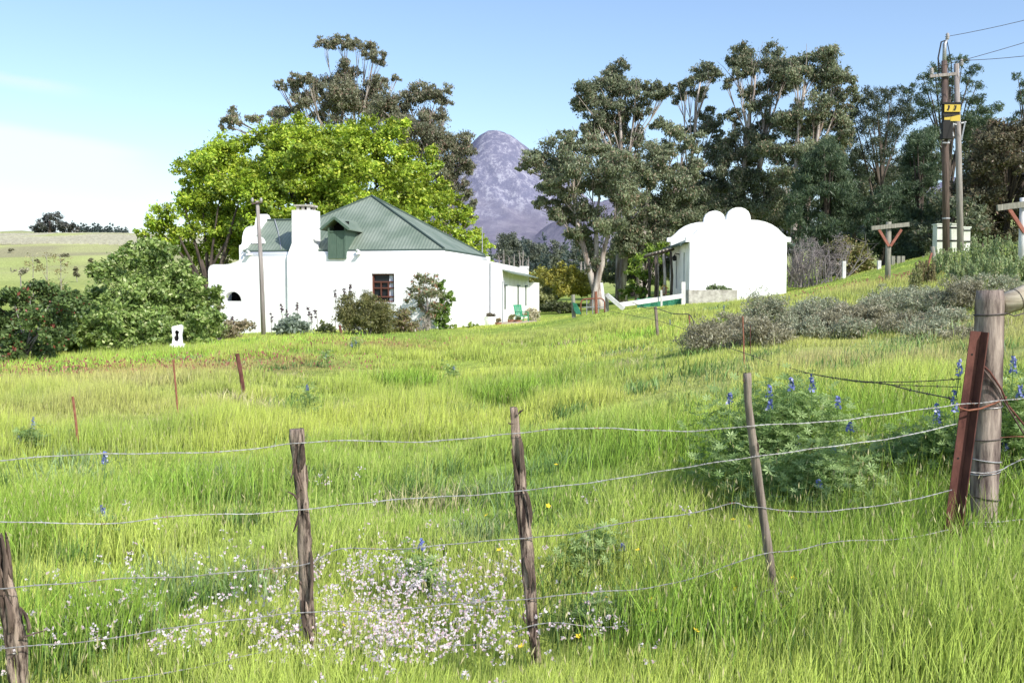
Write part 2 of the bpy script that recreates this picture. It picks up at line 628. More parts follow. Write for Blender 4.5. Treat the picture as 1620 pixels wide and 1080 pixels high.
def crown_tree(name, label, cat, Y, basepx, clumps, cols, s, trunkr, bark='dark_bark', group=None, dens=20, hang=0.0, outw=0.5, sub=0.3, nsub=8, flat=0.8, aspect=0.55, trunk_top=0.75, tint=.18, partname='crown', sat=1, limbs=99):
    base = PG(basepx, Y)
    base.z -= 0.1
    root = thing(name, label, cat, base, 0, group)
    mb = MB()
    zs = max(c.z for c, r in clumps)
    mx = sum((c for c, r in clumps), Vector()) / len(clumps)
    top = Vector((mx.x, mx.y, base.z + (zs - base.z) * trunk_top))
    pth = bez(base, (base + top) / 2 + Vector((rng.uniform(-.3, .3), 0, 0)), top, 8)
    rad = [trunkr * (1.3 if j == 0 else 1) * (1 - 0.7 * j / 7) for j in range(8)]
    mb.tube(pth, rad, 8)
    for c, r in clumps[:limbs]:
        j = max(1, min(6, int(7 * (0.25 + 0.5 * rng.random()))))
        a = pth[j]
        L = (c - a).length
        m = (a + c) / 2 + Vector((0, 0, 0.12 * L))
        r0 = min(rad[j] * .6, .015 + .02 * L)
        mb.tube(bez(a, m, c, 5), [r0 * (1 - .8 * q / 4) for q in range(5)], 5, caps=False)
    mb.build('trunk', M[bark], root, base, smooth=True, fixn=False)
    V, C = clump_leaves([(tuple(c), r) for c, r in satellites(clumps, sat, .6, .95)], s, dens, nsub, flat, sub, hang, outw, aspect, cols, tint=tint)
    leaf_object(partname, V, C, root, base)
    return root


def bush(name, label, cat, px, Y, wpx, toppx, cols, s, n=14, dens=14, hang=0, outw=.45, group=None, sub=0.32, aspect=0.5, stem='twig', rk=0.36, depth=None, basepx=None, twigs=10, base_z=None, tint=.18, flat=.8):
    """a shrub standing on the ground, wide wpx and reaching up to the row toppx"""
    g = PG(px, Y)
    if base_z is not None:
        g.z = base_z
    w = wpx / F * Y / 2
    ztop = P(px, toppx, Y).z
    h = max(0.15, ztop - g.z)
    root = thing(name, label, cat, g, 0, group)
    dep = depth if depth else w
    cl = []
    for i in range(n):
        d = unit(rng.normal(size=3))
        d[2] = abs(d[2])
        k = rng.uniform(0.3, 1.0) ** 0.5
        rr = min(w, h) * rk * rng.uniform(0.75, 1.25)
        kk = max(0.2, 1 - rr / max(w, .01) * .8)
        kz = max(0.2, 1 - rr / h * .8)
        zz = g.z + h * (0.12 + 0.88 * d[2] * k * kz)
        cl.append((Vector((g.x + d[0] * w * k * kk, g.y + d[1] * dep * k * kk, zz)), rr))
    mb = MB()
    for c, r in cl[:twigs]:
        a = g + Vector((rng.uniform(-.15, .15) * w, rng.uniform(-.15, .15) * w, -0.05))
        mb.tube(bez(a, (a + c) / 2 + Vector((0, 0, -.1 * h)), c, 4), [0.018 * h, .014 * h, .01 * h, .005 * h], 4, caps=False)
    mb.build('stem', M[stem], root, g, fixn=False)
    V, C = clump_leaves([(tuple(c), r) for c, r in satellites(cl, 1, .7, .9)], s, dens, 7, flat, sub, hang, outw, aspect, cols, tint=tint)
    keep = V.reshape(-1, 4, 3)[:, :, 2].min(1) > g.z - 0.05
    V = V.reshape(-1, 4, 3)[keep].reshape(-1, 3)
    C = C.reshape(-1, 4, 3)[keep].reshape(-1, 3)
    leaf_object('foliage', V, C, root, g)
    return root


# ------------------------------------------------------------------ world, sun
az = R(40)
el = R(38)
SUN = Vector((math.sin(az) * math.cos(el), -math.cos(az) * math.cos(el), math.sin(el)))
w = bpy.data.worlds.new("World")
S.world = w
w.use_nodes = True
n = w.node_tree.nodes
l = w.node_tree.links
n.clear()
wo = n.new('ShaderNodeOutputWorld')
bg = n.new('ShaderNodeBackground')
bg.inputs['Strength'].default_value = 0.15
sky = n.new('ShaderNodeTexSky')
sky.sky_type = 'NISHITA'
sky.sun_disc = False
sky.sun_elevation = el
sky.sun_rotation = math.atan2(SUN.x, SUN.y)
sky.altitude = 200
sky.air_density = 1.0
sky.dust_density = 1.2
sky.ozone_density = 1.5
tc = n.new('ShaderNodeTexCoord')
sep = n.new('ShaderNodeSeparateXYZ')
l.new(tc.outputs['Generated'], sep.inputs[0])


def wm(op, a, b=None, c=None):
    q = n.new('ShaderNodeMath')
    q.operation = op
    for i, v in enumerate((a, b, c)):
        if v is None:
            continue
        if isinstance(v, (int, float)):
            q.inputs[i].default_value = v
        else:
            l.new(v, q.inputs[i])
    return q.outputs[0]


def wr(v, a, b, x=0.0, y=1.0):
    q = n.new('ShaderNodeMapRange')
    q.interpolation_type = 'SMOOTHSTEP'
    l.new(v, q.inputs[0])
    q.inputs[1].default_value = a
    q.inputs[2].default_value = b
    q.inputs[3].default_value = x
    q.inputs[4].default_value = y
    return q.outputs[0]


ysafe = wm('MAXIMUM', sep.outputs[1], 0.05)
su = wm('DIVIDE', sep.outputs[0], ysafe)
sv = wm('DIVIDE', sep.outputs[2], ysafe)
cb = n.new('ShaderNodeCombineXYZ')
l.new(wm('MULTIPLY', su, 3.0), cb.inputs[0])
l.new(wm('MULTIPLY', sv, 16.0), cb.inputs[1])
cn = n.new('ShaderNodeTexNoise')
cn.inputs['Scale'].default_value = 1.3
cn.inputs['Detail'].default_value = 5
l.new(cb.outputs[0], cn.inputs['Vector'])
nz = wm('SUBTRACT', cn.outputs['Fac'], 0.5)
edge = wm('ADD', wm('MULTIPLY', su, -0.175), 0.078)          # upper edge of the long lens cloud
dd = wm('ADD', wm('SUBTRACT', edge, sv), wm('MULTIPLY', nz, 0.022))
body = wm('MULTIPLY', wr(dd, -0.003, 0.012), wr(dd, 0.03, 0.07, 1.0, 0.22))
body = wm('MULTIPLY', body, wr(wm('ADD', su, wm('MULTIPLY', nz, 0.1)), -0.40, -0.325, 1.0, 0.0))
d2 = wm('ADD', wm('SUBTRACT', edge, sv), wm('MULTIPLY', nz, 0.02))
streak = wm('MULTIPLY', wm('MULTIPLY', wr(d2, -0.052, -0.044), wr(d2, -0.044, -0.03, 0.5, 0.0)), wr(su, -0.47, -0.40, 1.0, 0.0))
haze = wm('MULTIPLY', wr(sv, 0.0, 0.15, 0.42, 0.0), wr(su, -0.5, 0.2, 1.0, 0.35))
wisps = wm('MULTIPLY', wr(cn.outputs['Fac'], 0.45, 0.8, 0.0, 0.22), wm('MULTIPLY', wr(sv, 0.02, 0.16, 1.0, 0.0), wr(su, -0.45, -0.1, 1.0, 0.0)))
cl_f = wm('MINIMUM', wm('ADD', wm('ADD', wm('MULTIPLY', body, 0.85), wm('MULTIPLY', streak, 0.7)), wm('ADD', haze, wisps)), 0.97)
mx = n.new('ShaderNodeMix')
mx.data_type = 'RGBA'
l.new(cl_f, mx.inputs[0])
skl = n.new('ShaderNodeVectorMath')
skl.operation = 'MULTIPLY'
skl.inputs[1].default_value = (1.36, 1.38, 1.45)
l.new(sky.outputs[0], skl.inputs[0])
l.new(skl.outputs[0], mx.inputs[6])
mx.inputs[7].default_value = (6.4, 6.6, 6.8, 1)
l.new(mx.outputs[2], bg.inputs[0])
l.new(bg.outputs[0], wo.inputs[0])
sl = bpy.data.lights.new("sun", 'SUN')
sl.energy = 5.0
sl.angle = R(0.53)
sl.color = (1.0, 0.965, 0.9)
so = bpy.data.objects.new("sun", sl)
so.rotation_euler = SUN.to_track_quat('Z', 'Y').to_euler()
COL.objects.link(so)

# ------------------------------------------------------------------ ground sheet
def patch(x, y, px, Y, rx, ry):
    p = P(px, 460, Y)
    return np.exp(-(((x - p.x) / rx) ** 2 + ((y - p.y) / ry) ** 2))


def redness(x, y):
    """patches of reddish sorrel and dry seed heads"""
    s = patch(x, y, 60, 24, 5, 1.6) + patch(x, y, 330, 25, 2.6, 1.2) + patch(x, y, 240, 24, 3, 1.3) + patch(x, y, 580, 31, 2.4, 1.1) + patch(x, y, 1420, 33, 3, 2.2)*1.0 + patch(x, y, 430, 26, 2, 1.2) * .6
    return np.clip(s * (0.35 + 1.2 * fbm(x * .9, y * .9, 3)), 0, 1)


def dryness(x, y):
    s = patch(x, y, 200, 21, 2.5, 1.5) * .7 + patch(x, y, 1330, 14, 2.2, 2.0) * .75 + patch(x, y, 1560, 17, 4, 4) * .6 + patch(x, y, 1480, 30, 6, 6) * .4 + patch(x, y, 130, 17, 2.5, 2) * .5 + patch(x, y, 900, 33, 4, 3) * .2
    return np.clip(s * (0.5 + 1.0 * fbm(x * .7 + 5, y * .7, 3)), 0, 0.9)


GA = np.array((0.54, 0.645, 0.15))     # yellow-green
GB = np.array((0.335, 0.485, 0.10))     # deeper green
GR = np.array((0.46, 0.27, 0.19))      # reddish
GD = np.array((0.58, 0.50, 0.28))      # straw


def field_col(x, y):
    g = np.clip((fbm(x * .35, y * .35, 4) - .5) * 2.6 + .58, 0, 1)[:, None]
    c = GB * (1 - g) + GA * g
    r = redness(x, y)[:, None] * .5
    c = c * (1 - r) + GR * r
    d = dryness(x, y)[:, None] * .75
    c = c * (1 - d) + GD * d
    return c


ys = np.concatenate([np.linspace(-60, 0, 8)[:-1], np.linspace(0, 12, 49)[:-1], 12 * np.exp(np.linspace(0, math.log(7000 / 12), 170))])
us = np.linspace(-1, 1, 161)
us = np.sign(us) * (np.abs(us) ** 1.15)
GX = us[None, :] * (ys[:, None].clip(0) * 1.0 + 22)
GY = np.repeat(ys[:, None], len(us), 1)
GZ = Hn(GX, GY)
near = (GY < 70)
GZ = GZ + np.where(near, (fbm(GX * .8, GY * .8, 3) - .5) * .07, (fbm(GX * .03, GY * .03, 4) - .5) * np.minimum(6, (GY - 70) * .012))
ny, nx = GX.shape
idx = np.arange(ny * nx).reshape(ny, nx)
q = np.stack([idx[:-1, :-1], idx[:-1, 1:], idx[1:, 1:], idx[1:, :-1]], -1).reshape(-1, 4)
xf, yf = GX.ravel(), GY.ravel()
col = field_col(xf, yf) * 0.62
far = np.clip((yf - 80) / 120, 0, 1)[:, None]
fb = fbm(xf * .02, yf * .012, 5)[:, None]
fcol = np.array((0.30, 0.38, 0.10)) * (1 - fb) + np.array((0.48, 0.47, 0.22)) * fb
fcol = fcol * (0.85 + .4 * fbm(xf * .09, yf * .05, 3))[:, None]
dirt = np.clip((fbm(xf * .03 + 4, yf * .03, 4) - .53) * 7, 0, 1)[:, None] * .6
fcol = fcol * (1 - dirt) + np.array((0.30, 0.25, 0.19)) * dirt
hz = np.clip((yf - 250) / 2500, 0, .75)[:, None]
fcol = fcol * (1 - hz) + np.array((0.33, 0.33, 0.42)) * hz  # distance haze mixed into the far ground colour
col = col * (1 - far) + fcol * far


def groundmat():
    m, n, l, out = nt('field_ground')
    at = n.new('ShaderNodeAttribute')
    at.attribute_name = 'Col'
    tcn = n.new('ShaderNodeTexCoord')
    no = n.new('ShaderNodeTexNoise')
    no.inputs['Scale'].default_value = 3.0
    no.inputs['Detail'].default_value = 9
    l.new(tcn.outputs['Object'], no.inputs['Vector'])
    mr = n.new('ShaderNodeMapRange')
    mr.inputs[1].default_value = .3
    mr.inputs[2].default_value = .7
    mr.inputs[3].default_value = .6
    mr.inputs[4].default_value = 1.35
    l.new(no.outputs['Fac'], mr.inputs[0])
    sc = n.new('ShaderNodeVectorMath')
    sc.operation = 'SCALE'
    l.new(at.outputs['Color'], sc.inputs[0])
    l.new(mr.outputs[0], sc.inputs['Scale'])
    b = n.new('ShaderNodeBsdfDiffuse')
    l.new(sc.outputs[0], b.inputs[0])
    l.new(b.outputs[0], out.inputs[0])
    return m


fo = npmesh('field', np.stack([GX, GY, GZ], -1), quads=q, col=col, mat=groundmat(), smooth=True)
tag(fo, kind='structure')

# ------------------------------------------------------------------ mountain
mxs = np.linspace(-1700, 3300, 300)
mys = np.linspace(2300, 5200, 150)
MX, MY = np.meshgrid(mxs, mys)


def mheight(x, y):
    n1 = fbm(x * .004, y * .004, 5)
    rid = 1 - np.abs(2 * fbm(x * .0022 + 3, y * .003, 5) - 1)
    dome = 92 * np.where(x < -62, np.exp(-(np.abs((x + 62) / 130) ** 2.8)), np.exp(-(np.abs((x + 62) / 170) ** 2.0))) * np.exp(-(np.abs((y - 4000) / 420) ** 2.4))
    d1 = np.sqrt(((x + 50) / 560) ** 2 + ((y - 4050) / 700) ** 2 + .02) - .14
    mass = 528 * np.exp(-d1 ** 1.3)
    d2 = np.sqrt(((x - 950) / 900) ** 2 + ((y - 4500) / 600) ** 2)
    mass2 = 330 * np.exp(-d2 ** 2)
    spur = 285 * np.exp(-(((x - 330) / 330) ** 2 + ((y - 3150) / 430) ** 2))
    d3 = np.sqrt(((x - 1800) / 900) ** 2 + ((y - 3400) / 600) ** 2)
    mass3 = 420 * np.exp(-d3 ** 2)
    d4 = np.sqrt(((x + 1000) / 420) ** 2 + ((y - 4300) / 500) ** 2)
    mass4 = 60 * np.exp(-d4 ** 2)
    h = np.maximum(mass + dome, np.maximum(spur, np.maximum(mass2, np.maximum(mass3, mass4))))
    ed = np.clip((y - 2300) / 500, 0, 1) * np.clip((5200 - y) / 300, 0, 1)
    return (h * (0.95 + .07 * rid) + (n1 - .5) * 45 * np.clip(h / 200, 0, 1) + (fbm(x * .022, y * .022, 3) - .5) * 18 - np.abs(fbm(x * .009 + y * .004, y * .002, 4) - .5) * 70 * np.clip(h / 250, 0, 1) * (1 - .8 * np.clip((h - 480) / 120, 0, 1)) * np.clip(h / 150, 0, 1)) * ed - 12 + 25 * ed


MZ = mheight(MX, MY)
ny, nx = MX.shape
idx = np.arange(ny * nx).reshape(ny, nx)
q = np.stack([idx[:-1, :-1], idx[:-1, 1:], idx[1:, 1:], idx[1:, :-1]], -1).reshape(-1, 4)


def mountmat():
    m, n, l, out = nt('hazy_rock')  # lavender of the distance haze is put into these colours
    tcn = n.new('ShaderNodeTexCoord')
    no = n.new('ShaderNodeTexNoise')
    no.inputs['Scale'].default_value = .024
    no.inputs['Detail'].default_value = 12
    no.inputs['Roughness'].default_value = .8
    mp = n.new('ShaderNodeMapping')
    mp.inputs['Scale'].default_value = (1.5, 1, .8)
    mp.inputs['Rotation'].default_value = (0, .75, 0)
    l.new(tcn.outputs['Object'], mp.inputs[0])
    l.new(mp.outputs[0], no.inputs['Vector'])
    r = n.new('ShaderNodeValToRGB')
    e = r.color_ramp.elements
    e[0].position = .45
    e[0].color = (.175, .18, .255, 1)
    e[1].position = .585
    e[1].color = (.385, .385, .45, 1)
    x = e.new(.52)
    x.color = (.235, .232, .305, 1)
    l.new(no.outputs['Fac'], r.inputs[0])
    # lower slopes are smoother, brownish scrub, its mauve a painted haze tint
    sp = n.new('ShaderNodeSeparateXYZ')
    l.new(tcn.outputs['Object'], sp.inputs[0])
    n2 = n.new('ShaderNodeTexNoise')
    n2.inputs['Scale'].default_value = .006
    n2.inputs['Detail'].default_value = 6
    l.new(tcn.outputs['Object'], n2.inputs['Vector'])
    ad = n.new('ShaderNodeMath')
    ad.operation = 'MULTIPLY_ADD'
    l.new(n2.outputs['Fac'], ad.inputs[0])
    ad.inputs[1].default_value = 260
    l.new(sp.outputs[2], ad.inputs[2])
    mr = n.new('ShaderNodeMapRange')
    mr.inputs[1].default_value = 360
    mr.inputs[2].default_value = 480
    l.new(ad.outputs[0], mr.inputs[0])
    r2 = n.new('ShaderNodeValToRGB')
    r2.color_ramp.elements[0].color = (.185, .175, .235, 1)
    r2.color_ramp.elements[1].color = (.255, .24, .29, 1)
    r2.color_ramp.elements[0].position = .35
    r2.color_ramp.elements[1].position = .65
    n3 = n.new('ShaderNodeTexNoise')
    n3.inputs['Scale'].default_value = .02
    n3.inputs['Detail'].default_value = 10
    l.new(tcn.outputs['Object'], n3.inputs['Vector'])
    l.new(n3.outputs['Fac'], r2.inputs[0])
    mix = n.new('ShaderNodeMix')
    mix.data_type = 'RGBA'
    l.new(mr.outputs[0], mix.inputs[0])
    l.new(r2.outputs[0], mix.inputs[6])
    l.new(r.outputs[0], mix.inputs[7])
    b = n.new('ShaderNodeBsdfDiffuse')
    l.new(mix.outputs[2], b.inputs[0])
    bp = n.new('ShaderNodeBump')
    bp.inputs['Strength'].default_value = .8
    bp.inputs['Distance'].default_value = 9
    l.new(no.outputs['Fac'], bp.inputs['Height'])
    l.new(bp.outputs[0], b.inputs['Normal'])
    l.new(b.outputs[0], out.inputs[0])
    return m


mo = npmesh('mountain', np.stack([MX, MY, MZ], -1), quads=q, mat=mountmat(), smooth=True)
tag(mo, kind='structure')

# ------------------------------------------------------------------ grass
def inside_blocked(x, y):
    """footprints kept free of grass"""
    c, s = math.cos(R(10.4)), math.sin(R(10.4))
    dx, dy = x + 3.16, y - 43
    lx = dx * c - dy * s
    ly = dx * s + dy * c
    b = (lx > -10.3) & (lx < .8) & (ly > -.7) & (ly < 22)
    b |= (x > 8.3) & (x < 13.1) & (y > 47.4) & (y < 53.6)
    return b


def ring(y0, y1, n, mar=1.5):
    y = np.sqrt(rng.uniform(y0 ** 2, y1 ** 2, n))
    x = rng.uniform(-1, 1, n) * (y * .53 + mar)
    k = ~inside_blocked(x, y)
    return x[k], y[k]


def blades(x, y, hh, wd, seg2=True, colk=1.0, lean=.35, tipc=None, colf=None):
    n = len(x)
    z = Hn(x, y) - .02
    th = rng.uniform(0, 2 * math.pi, n)
    wx, wy = np.cos(th) * wd / 2, np.sin(th) * wd / 2
    la = rng.uniform(0, 2 * math.pi, n)
    lm = hh * lean * rng.uniform(.1, 1.3, n)
    # a light common drift to the right
    lx, ly = np.cos(la) * lm + hh * .06, np.sin(la) * lm
    base = colf if colf is not None else field_col(x, y)
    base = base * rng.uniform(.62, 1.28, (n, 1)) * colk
    tip = base * (1.18, 1.12, 1.0) + (.03, .025, .0)  # yellow-green tips, lightened further as painted highlights
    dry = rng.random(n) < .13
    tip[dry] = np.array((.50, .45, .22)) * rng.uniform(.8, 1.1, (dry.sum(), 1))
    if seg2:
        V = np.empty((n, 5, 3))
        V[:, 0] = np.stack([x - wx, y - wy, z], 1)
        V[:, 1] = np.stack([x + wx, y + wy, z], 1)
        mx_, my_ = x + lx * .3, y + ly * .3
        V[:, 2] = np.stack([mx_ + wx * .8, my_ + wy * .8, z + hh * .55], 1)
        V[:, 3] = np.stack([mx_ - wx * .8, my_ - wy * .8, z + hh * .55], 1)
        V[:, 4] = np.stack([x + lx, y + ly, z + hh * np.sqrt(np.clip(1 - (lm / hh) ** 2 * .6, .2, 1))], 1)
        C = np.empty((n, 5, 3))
        C[:, 0] = C[:, 1] = base * .5  # roots darkened: shade between blades put into the colour
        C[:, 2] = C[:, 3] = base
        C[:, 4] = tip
        i = np.arange(n)[:, None] * 5
        return V.reshape(-1, 3), C.reshape(-1, 3), i + np.array([[0, 1, 2, 3]]), i + np.array([[3, 2, 4]])
    V = np.empty((n, 3, 3))
    V[:, 0] = np.stack([x - wx, y - wy, z], 1)
    V[:, 1] = np.stack([x + wx, y + wy, z], 1)
    V[:, 2] = np.stack([x + lx, y + ly, z + hh], 1)
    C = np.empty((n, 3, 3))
    C[:, 0] = C[:, 1] = base * .65  # same painted root shade, weaker on the simple blades
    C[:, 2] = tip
    i = np.arange(n)[:, None] * 3
    return V.reshape(-1, 3), C.reshape(-1, 3), None, i + np.array([[0, 1, 2]])


class Acc:
    def __init__(s):
        s.V, s.C, s.Q, s.T, s.k = [], [], [], [], 0

    def add(s, V, C, Q, T):
        s.V.append(V)
        s.C.append(C)
        if Q is not None:
            s.Q.append(Q + s.k)
        if T is not None:
            s.T.append(T + s.k)
        s.k += len(V)

    def build(s, name, mat):
        return npmesh(name, np.concatenate(s.V), np.concatenate(s.Q) if s.Q else None, np.concatenate(s.T) if s.T else None, np.concatenate(s.C), mat)


ga = Acc()
for (y0, y1, n, h0, wd, s2) in [(3.6, 7, 130000, .21, .0058, True), (7, 12, 150000, .25, .008, True), (12, 20, 175000, .31, .013, False), (20, 34, 185000, .25, .022, False), (34, 62, 200000, .085, .03, False)]:
    x, y = ring(y0, y1, n)
    cl_ = fbm(x * .9 + 31, y * .9, 3)
    clump = np.clip((cl_ - .5) * 3 + .6, .25, 1.35)
    hh = h0 * clump * rng.uniform(.55, 1.35, len(x)) * (1 - .45 * redness(x, y))
    hh = hh * (1 + .5 * np.clip((x - .3) / 1.2, 0, 1) * (y < 5.05))
    hh = hh * (1 - .5 * ((x > 1.5 + (y - 12) * .05) & (y > 12.5) & (y < 25)))
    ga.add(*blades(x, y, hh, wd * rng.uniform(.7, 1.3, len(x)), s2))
# tall flowering stalks
for (y0, y1, n, wd) in [(3.8, 8, 5000, .0035), (8, 16, 5000, .006), (16, 30, 3000, .012)]:
    x, y = ring(y0, y1, n)
    k = fbm(x * .5 + 9, y * .5, 3) > .47
    x, y = x[k], y[k]
    hh = rng.uniform(.30, .55, len(x)) * np.where(y > 13, .6, 1) * np.where((y < 6) & (x < .6), .75, 1)
    c = np.array((.48, .55, .16)) * rng.uniform(.8, 1.2, (len(x), 1))
    ga.add(*blades(x, y, hh, np.full(len(x), wd), True, 1, .16, colf=c))
    # seed heads
    z = Hn(x, y) + hh * .96
    pts = np.stack([x, y, z], 1)
    V = leaf_quads(pts, .042, .16, hang=-2)
    nn = len(pts)
    C = np.repeat(np.array((.52, .47, .24)) * rng.uniform(.7, 1.15, (nn, 1)), 4, 0)
    ga.add(V, C, np.arange(nn * 4).reshape(nn, 4), None)
# dense tall dark-green bunches
for px, Y, r, n in [(50, 8.6, .5, 1300), (30, 7.7, .4, 900), (130, 5.6, .3, 700), (800, 17, .6, 900), (640, 21, .5, 700), (1340, 9, .8, 2600), (1450, 8, .6, 2000), (1100, 9.5, .7, 2000), (1600, 6.4, .5, 1500), (1450, 5.6, .5, 1500), (1120, 5.2, .35, 900), (300, 9.8, .6, 900), (1000, 28, 1.3, 900), (330, 30, 2.2, 1100), (470, 33, 2.2, 1000), (230, 29, 2, 900), (100, 27.5, 2, 900)]:
    p = PG(px, Y)
    x = p.x + rng.normal(0, r, n) * .8
    y = p.y + rng.normal(0, r, n) * .8
    k = ~inside_blocked(x, y) & (y > 3.6)
    x, y = x[k], y[k]
    c = np.array((.25, .40, .06)) * rng.uniform(.7, 1.35, (len(x), 1))
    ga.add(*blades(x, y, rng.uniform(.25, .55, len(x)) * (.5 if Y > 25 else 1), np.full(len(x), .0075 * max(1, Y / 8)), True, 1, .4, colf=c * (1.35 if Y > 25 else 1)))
for q in range(170):
    yq = 5 + 32 * rng.random() ** 1.4
    xq = rng.uniform(-1, 1) * (yq * .52 + 1)
    n = int(60 + 900 / yq)
    r_ = rng.uniform(.10, .30) * (.7 + yq / 25)
    x = xq + rng.normal(0, r_, n)
    y = yq + rng.normal(0, r_, n)
    k = ~inside_blocked(x, y) & (y > 3.8)
    x, y = x[k], y[k]
    tone = [(.20, .33, .10), (.26, .36, .15), (.16, .27, .07), (.50, .46, .24)][int(rng.integers(0, 4))]
    c = np.array(tone) * rng.uniform(.7, 1.3, (len(x), 1))
    ga.add(*blades(x, y, rng.uniform(.10, .34, len(x)) * (.55 if yq > 20 else 1), np.full(len(x), .011 * max(1, yq / 9)), True, 1, .7, colf=c))
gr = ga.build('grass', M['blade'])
tag(gr, kind='stuff')

# reddish sorrel heads
ra = Acc()
x, y = ring(18, 40, 60000)
k = rng.random(len(x)) < redness(x, y) * .45
x, y = x[k], y[k]
z = Hn(x, y) + rng.uniform(.08, .30, len(x))
V = leaf_quads(np.stack([x, y, z], 1), .07, .5, hang=-1)
C = np.repeat(np.array((.36, .15, .11)) * rng.uniform(.6, 1.3, (len(x), 1)), 4, 0)
ra.add(V, C, np.arange(len(V)).reshape(-1, 4), None)
tag(ra.build('sorrel_weeds', M['blade']), kind='stuff')

# white clover-like flowers in front
fa = Acc()
xs, ys = [], []
for px, Y, rx, ry, n in [(640, 5.9, .42, .42, 360), (620, 5.25, .45, .3, 330), (560, 5.05, .5, .22, 130), (700, 4.95, .35, .15, 60), (700, 6.0, .35, .4, 110), (560, 6.6, .5, .5, 90), (420, 5.6, .7, .5, 100), (230, 5.6, .7, .5, 80), (270, 6.6, .8, .6, 45), (770, 5.4, .4, .4, 50), (360, 5.1, .6, .25, 50), (110, 5.1, .5, .3, 30), (760, 8, 1.5, 1, 40), (900, 5.3, .8, .5, 12)]:
    p = PG(px, Y)
    # small heads stand in bunches
    for q in range(int(n * .30) + 1):
        cx, cy = p.x + rng.normal() * rx, p.y + rng.normal() * ry
        for e in range(rng.integers(2, 9)):
            xs.append(cx + rng.normal() * .028)
            ys.append(cy + rng.normal() * .028)
xs, ys = np.array(xs), np.array(ys)
k = (ys > 3.8)
xs, ys = xs[k], ys[k]
zs = Hn(xs, ys) + rng.uniform(.18, .32, len(xs))
pts = np.repeat(np.stack([xs, ys, zs], 1), 5, 0) + rng.normal(size=(len(xs) * 5, 3)) * .0055
V = leaf_quads(pts, .0145, .9)
C = np.repeat(np.where(rng.random((len(pts), 1)) < .25, np.array([[.72, .52, .56]]), np.array([[.82, .74, .74]])), 4, 0)
fa.add(V, C, np.arange(len(V)).reshape(-1, 4), None)
st = np.stack([xs, ys, zs], 1)
hh = zs - Hn(xs, ys)
fa.add(*blades(xs, ys, hh, np.full(len(xs), .003), True, 1, .02, colf=np.tile(np.array([[.2, .3, .07]]), (len(xs), 1))))
tag(fa.build('wildflower_ground_cover', M['blade']), kind='stuff')

# single yellow flowers
proto_y = None
for px, py, Y in [(1100, 935, 5.5), (1165, 945, 5.4), (1030, 960, 5.5), (1035, 995, 5.3), (960, 945, 5.6), (1255, 948, 5.4), (1160, 822, 6.6), (1185, 838, 6.5), (825, 1022, 5.0), (867, 800, 7.0), (555, 918, 5.8), (770, 815, 7.0), (1075, 905, 5.8), (1150, 775, 7.4), (1235, 975, 5.2), (1058, 1000, 5.2), (915, 1013, 5.1), (1010, 870, 6.1), (1205, 1035, 5.0), (1240, 1040, 5.0), (1100, 1065, 4.9), (1340, 1000, 5.2), (620, 640, 16), (605, 645, 15.5), (640, 660, 14), (880, 735, 8.3), (1390, 960, 5.4), (790, 870, 6.1), (545, 990, 5.2), (700, 960, 5.5), (1480, 985, 5.3), (1300, 930, 5.6)]:
    p = P(px, py, Y)
    p.z = max(p.z, H(p.x, p.y) + .18)
    if proto_y is None:
        o = thing('yellow_flower', 'small yellow flower scattered in the tall grass', 'flower', p, 0, 'small yellow flowers in the grass')
        m = MB()
        for q in range(5):
            a = q * 2 * math.pi / 5
            m.add([(0, 0, 0), (.014 * math.cos(a - .5), .014 * math.sin(a - .5), .005), (.02 * math.cos(a), .02 * math.sin(a), .008), (.014 * math.cos(a + .5), .014 * math.sin(a + .5), .005)], [(0, 1, 2, 3)])
        pm = solid('petal', (.85, .62, .04), rough=.7)
        m.build('petals', pm, o)
        m = MB()
        m.tube([(0, 0, 0), (.01, 0, -.15), (.02, 0, -.32)], .0022, 4)
        m.build('stem', M['stem_green'], o)
        proto_y = o
    else:
        o = copy_tree(proto_y)
        o.location = p
    o.rotation_euler = (rng.uniform(-.9, .1), rng.uniform(-.4, .4), rng.uniform(0, 6))
# ------------------------------------------------------------------ farmhouse (local +X runs right along the front, +Y runs back)
def arch(cx, z0, r, n=12, h=None):
    h = h or r
    return [(cx - r, z0)] + [(cx - r * math.cos(math.pi * i / n), z0 + h * math.sin(math.pi * i / n)) for i in range(1, n)] + [(cx + r, z0)]


hr = thing('farmhouse', 'white limewashed farmhouse with green hipped tin roof and broad chimney', 'house', (-3.16, 43, 0), R(-10.4))


def hb(name, mb, mat, parent=None, smooth=False):
    return mb.build(name, M[mat], parent or hr, smooth=smooth)


# front wall with the window opening
WX0, WX1, WZ0, WZ1 = -2.76, -1.76, 1.42, 2.63
m = MB()
m.slab([(-8.6, -.6), (.55, -.6), (.55, 3.40), (-8.6, 3.40)], [[(WX0, WZ0), (WX1, WZ0), (WX1, WZ1), (WX0, WZ1)]],
       lambda a, b: (a, -.6, b), lambda a, b: (a, -.2, b))
m.box(.15, .55, -.2, 8.1, -.6, 3.397)
m.box(-8.6, .15, 7.7, 8.1, -.6, 3.397)
m.box(-8.6, -8.2, -.2, 7.7, -.6, 3.397)
m.box(-8.2, .15, -.2, 7.7, 3.15, 3.39)
wall = hb('wall', m, 'white')
m = MB()
m.box(-8.55, .1, 0, 7.75, 3.39, 3.70)
hb('upper_wall', m, 'white')
# rounded top of the front parapet ledge
m = MB()
m.tube([(-8.6, -.40, 3.40), (.35, -.40, 3.40), (.35, 8.1, 3.40)], .2, 10)
hb('ledge', m, 'white', smooth=True)
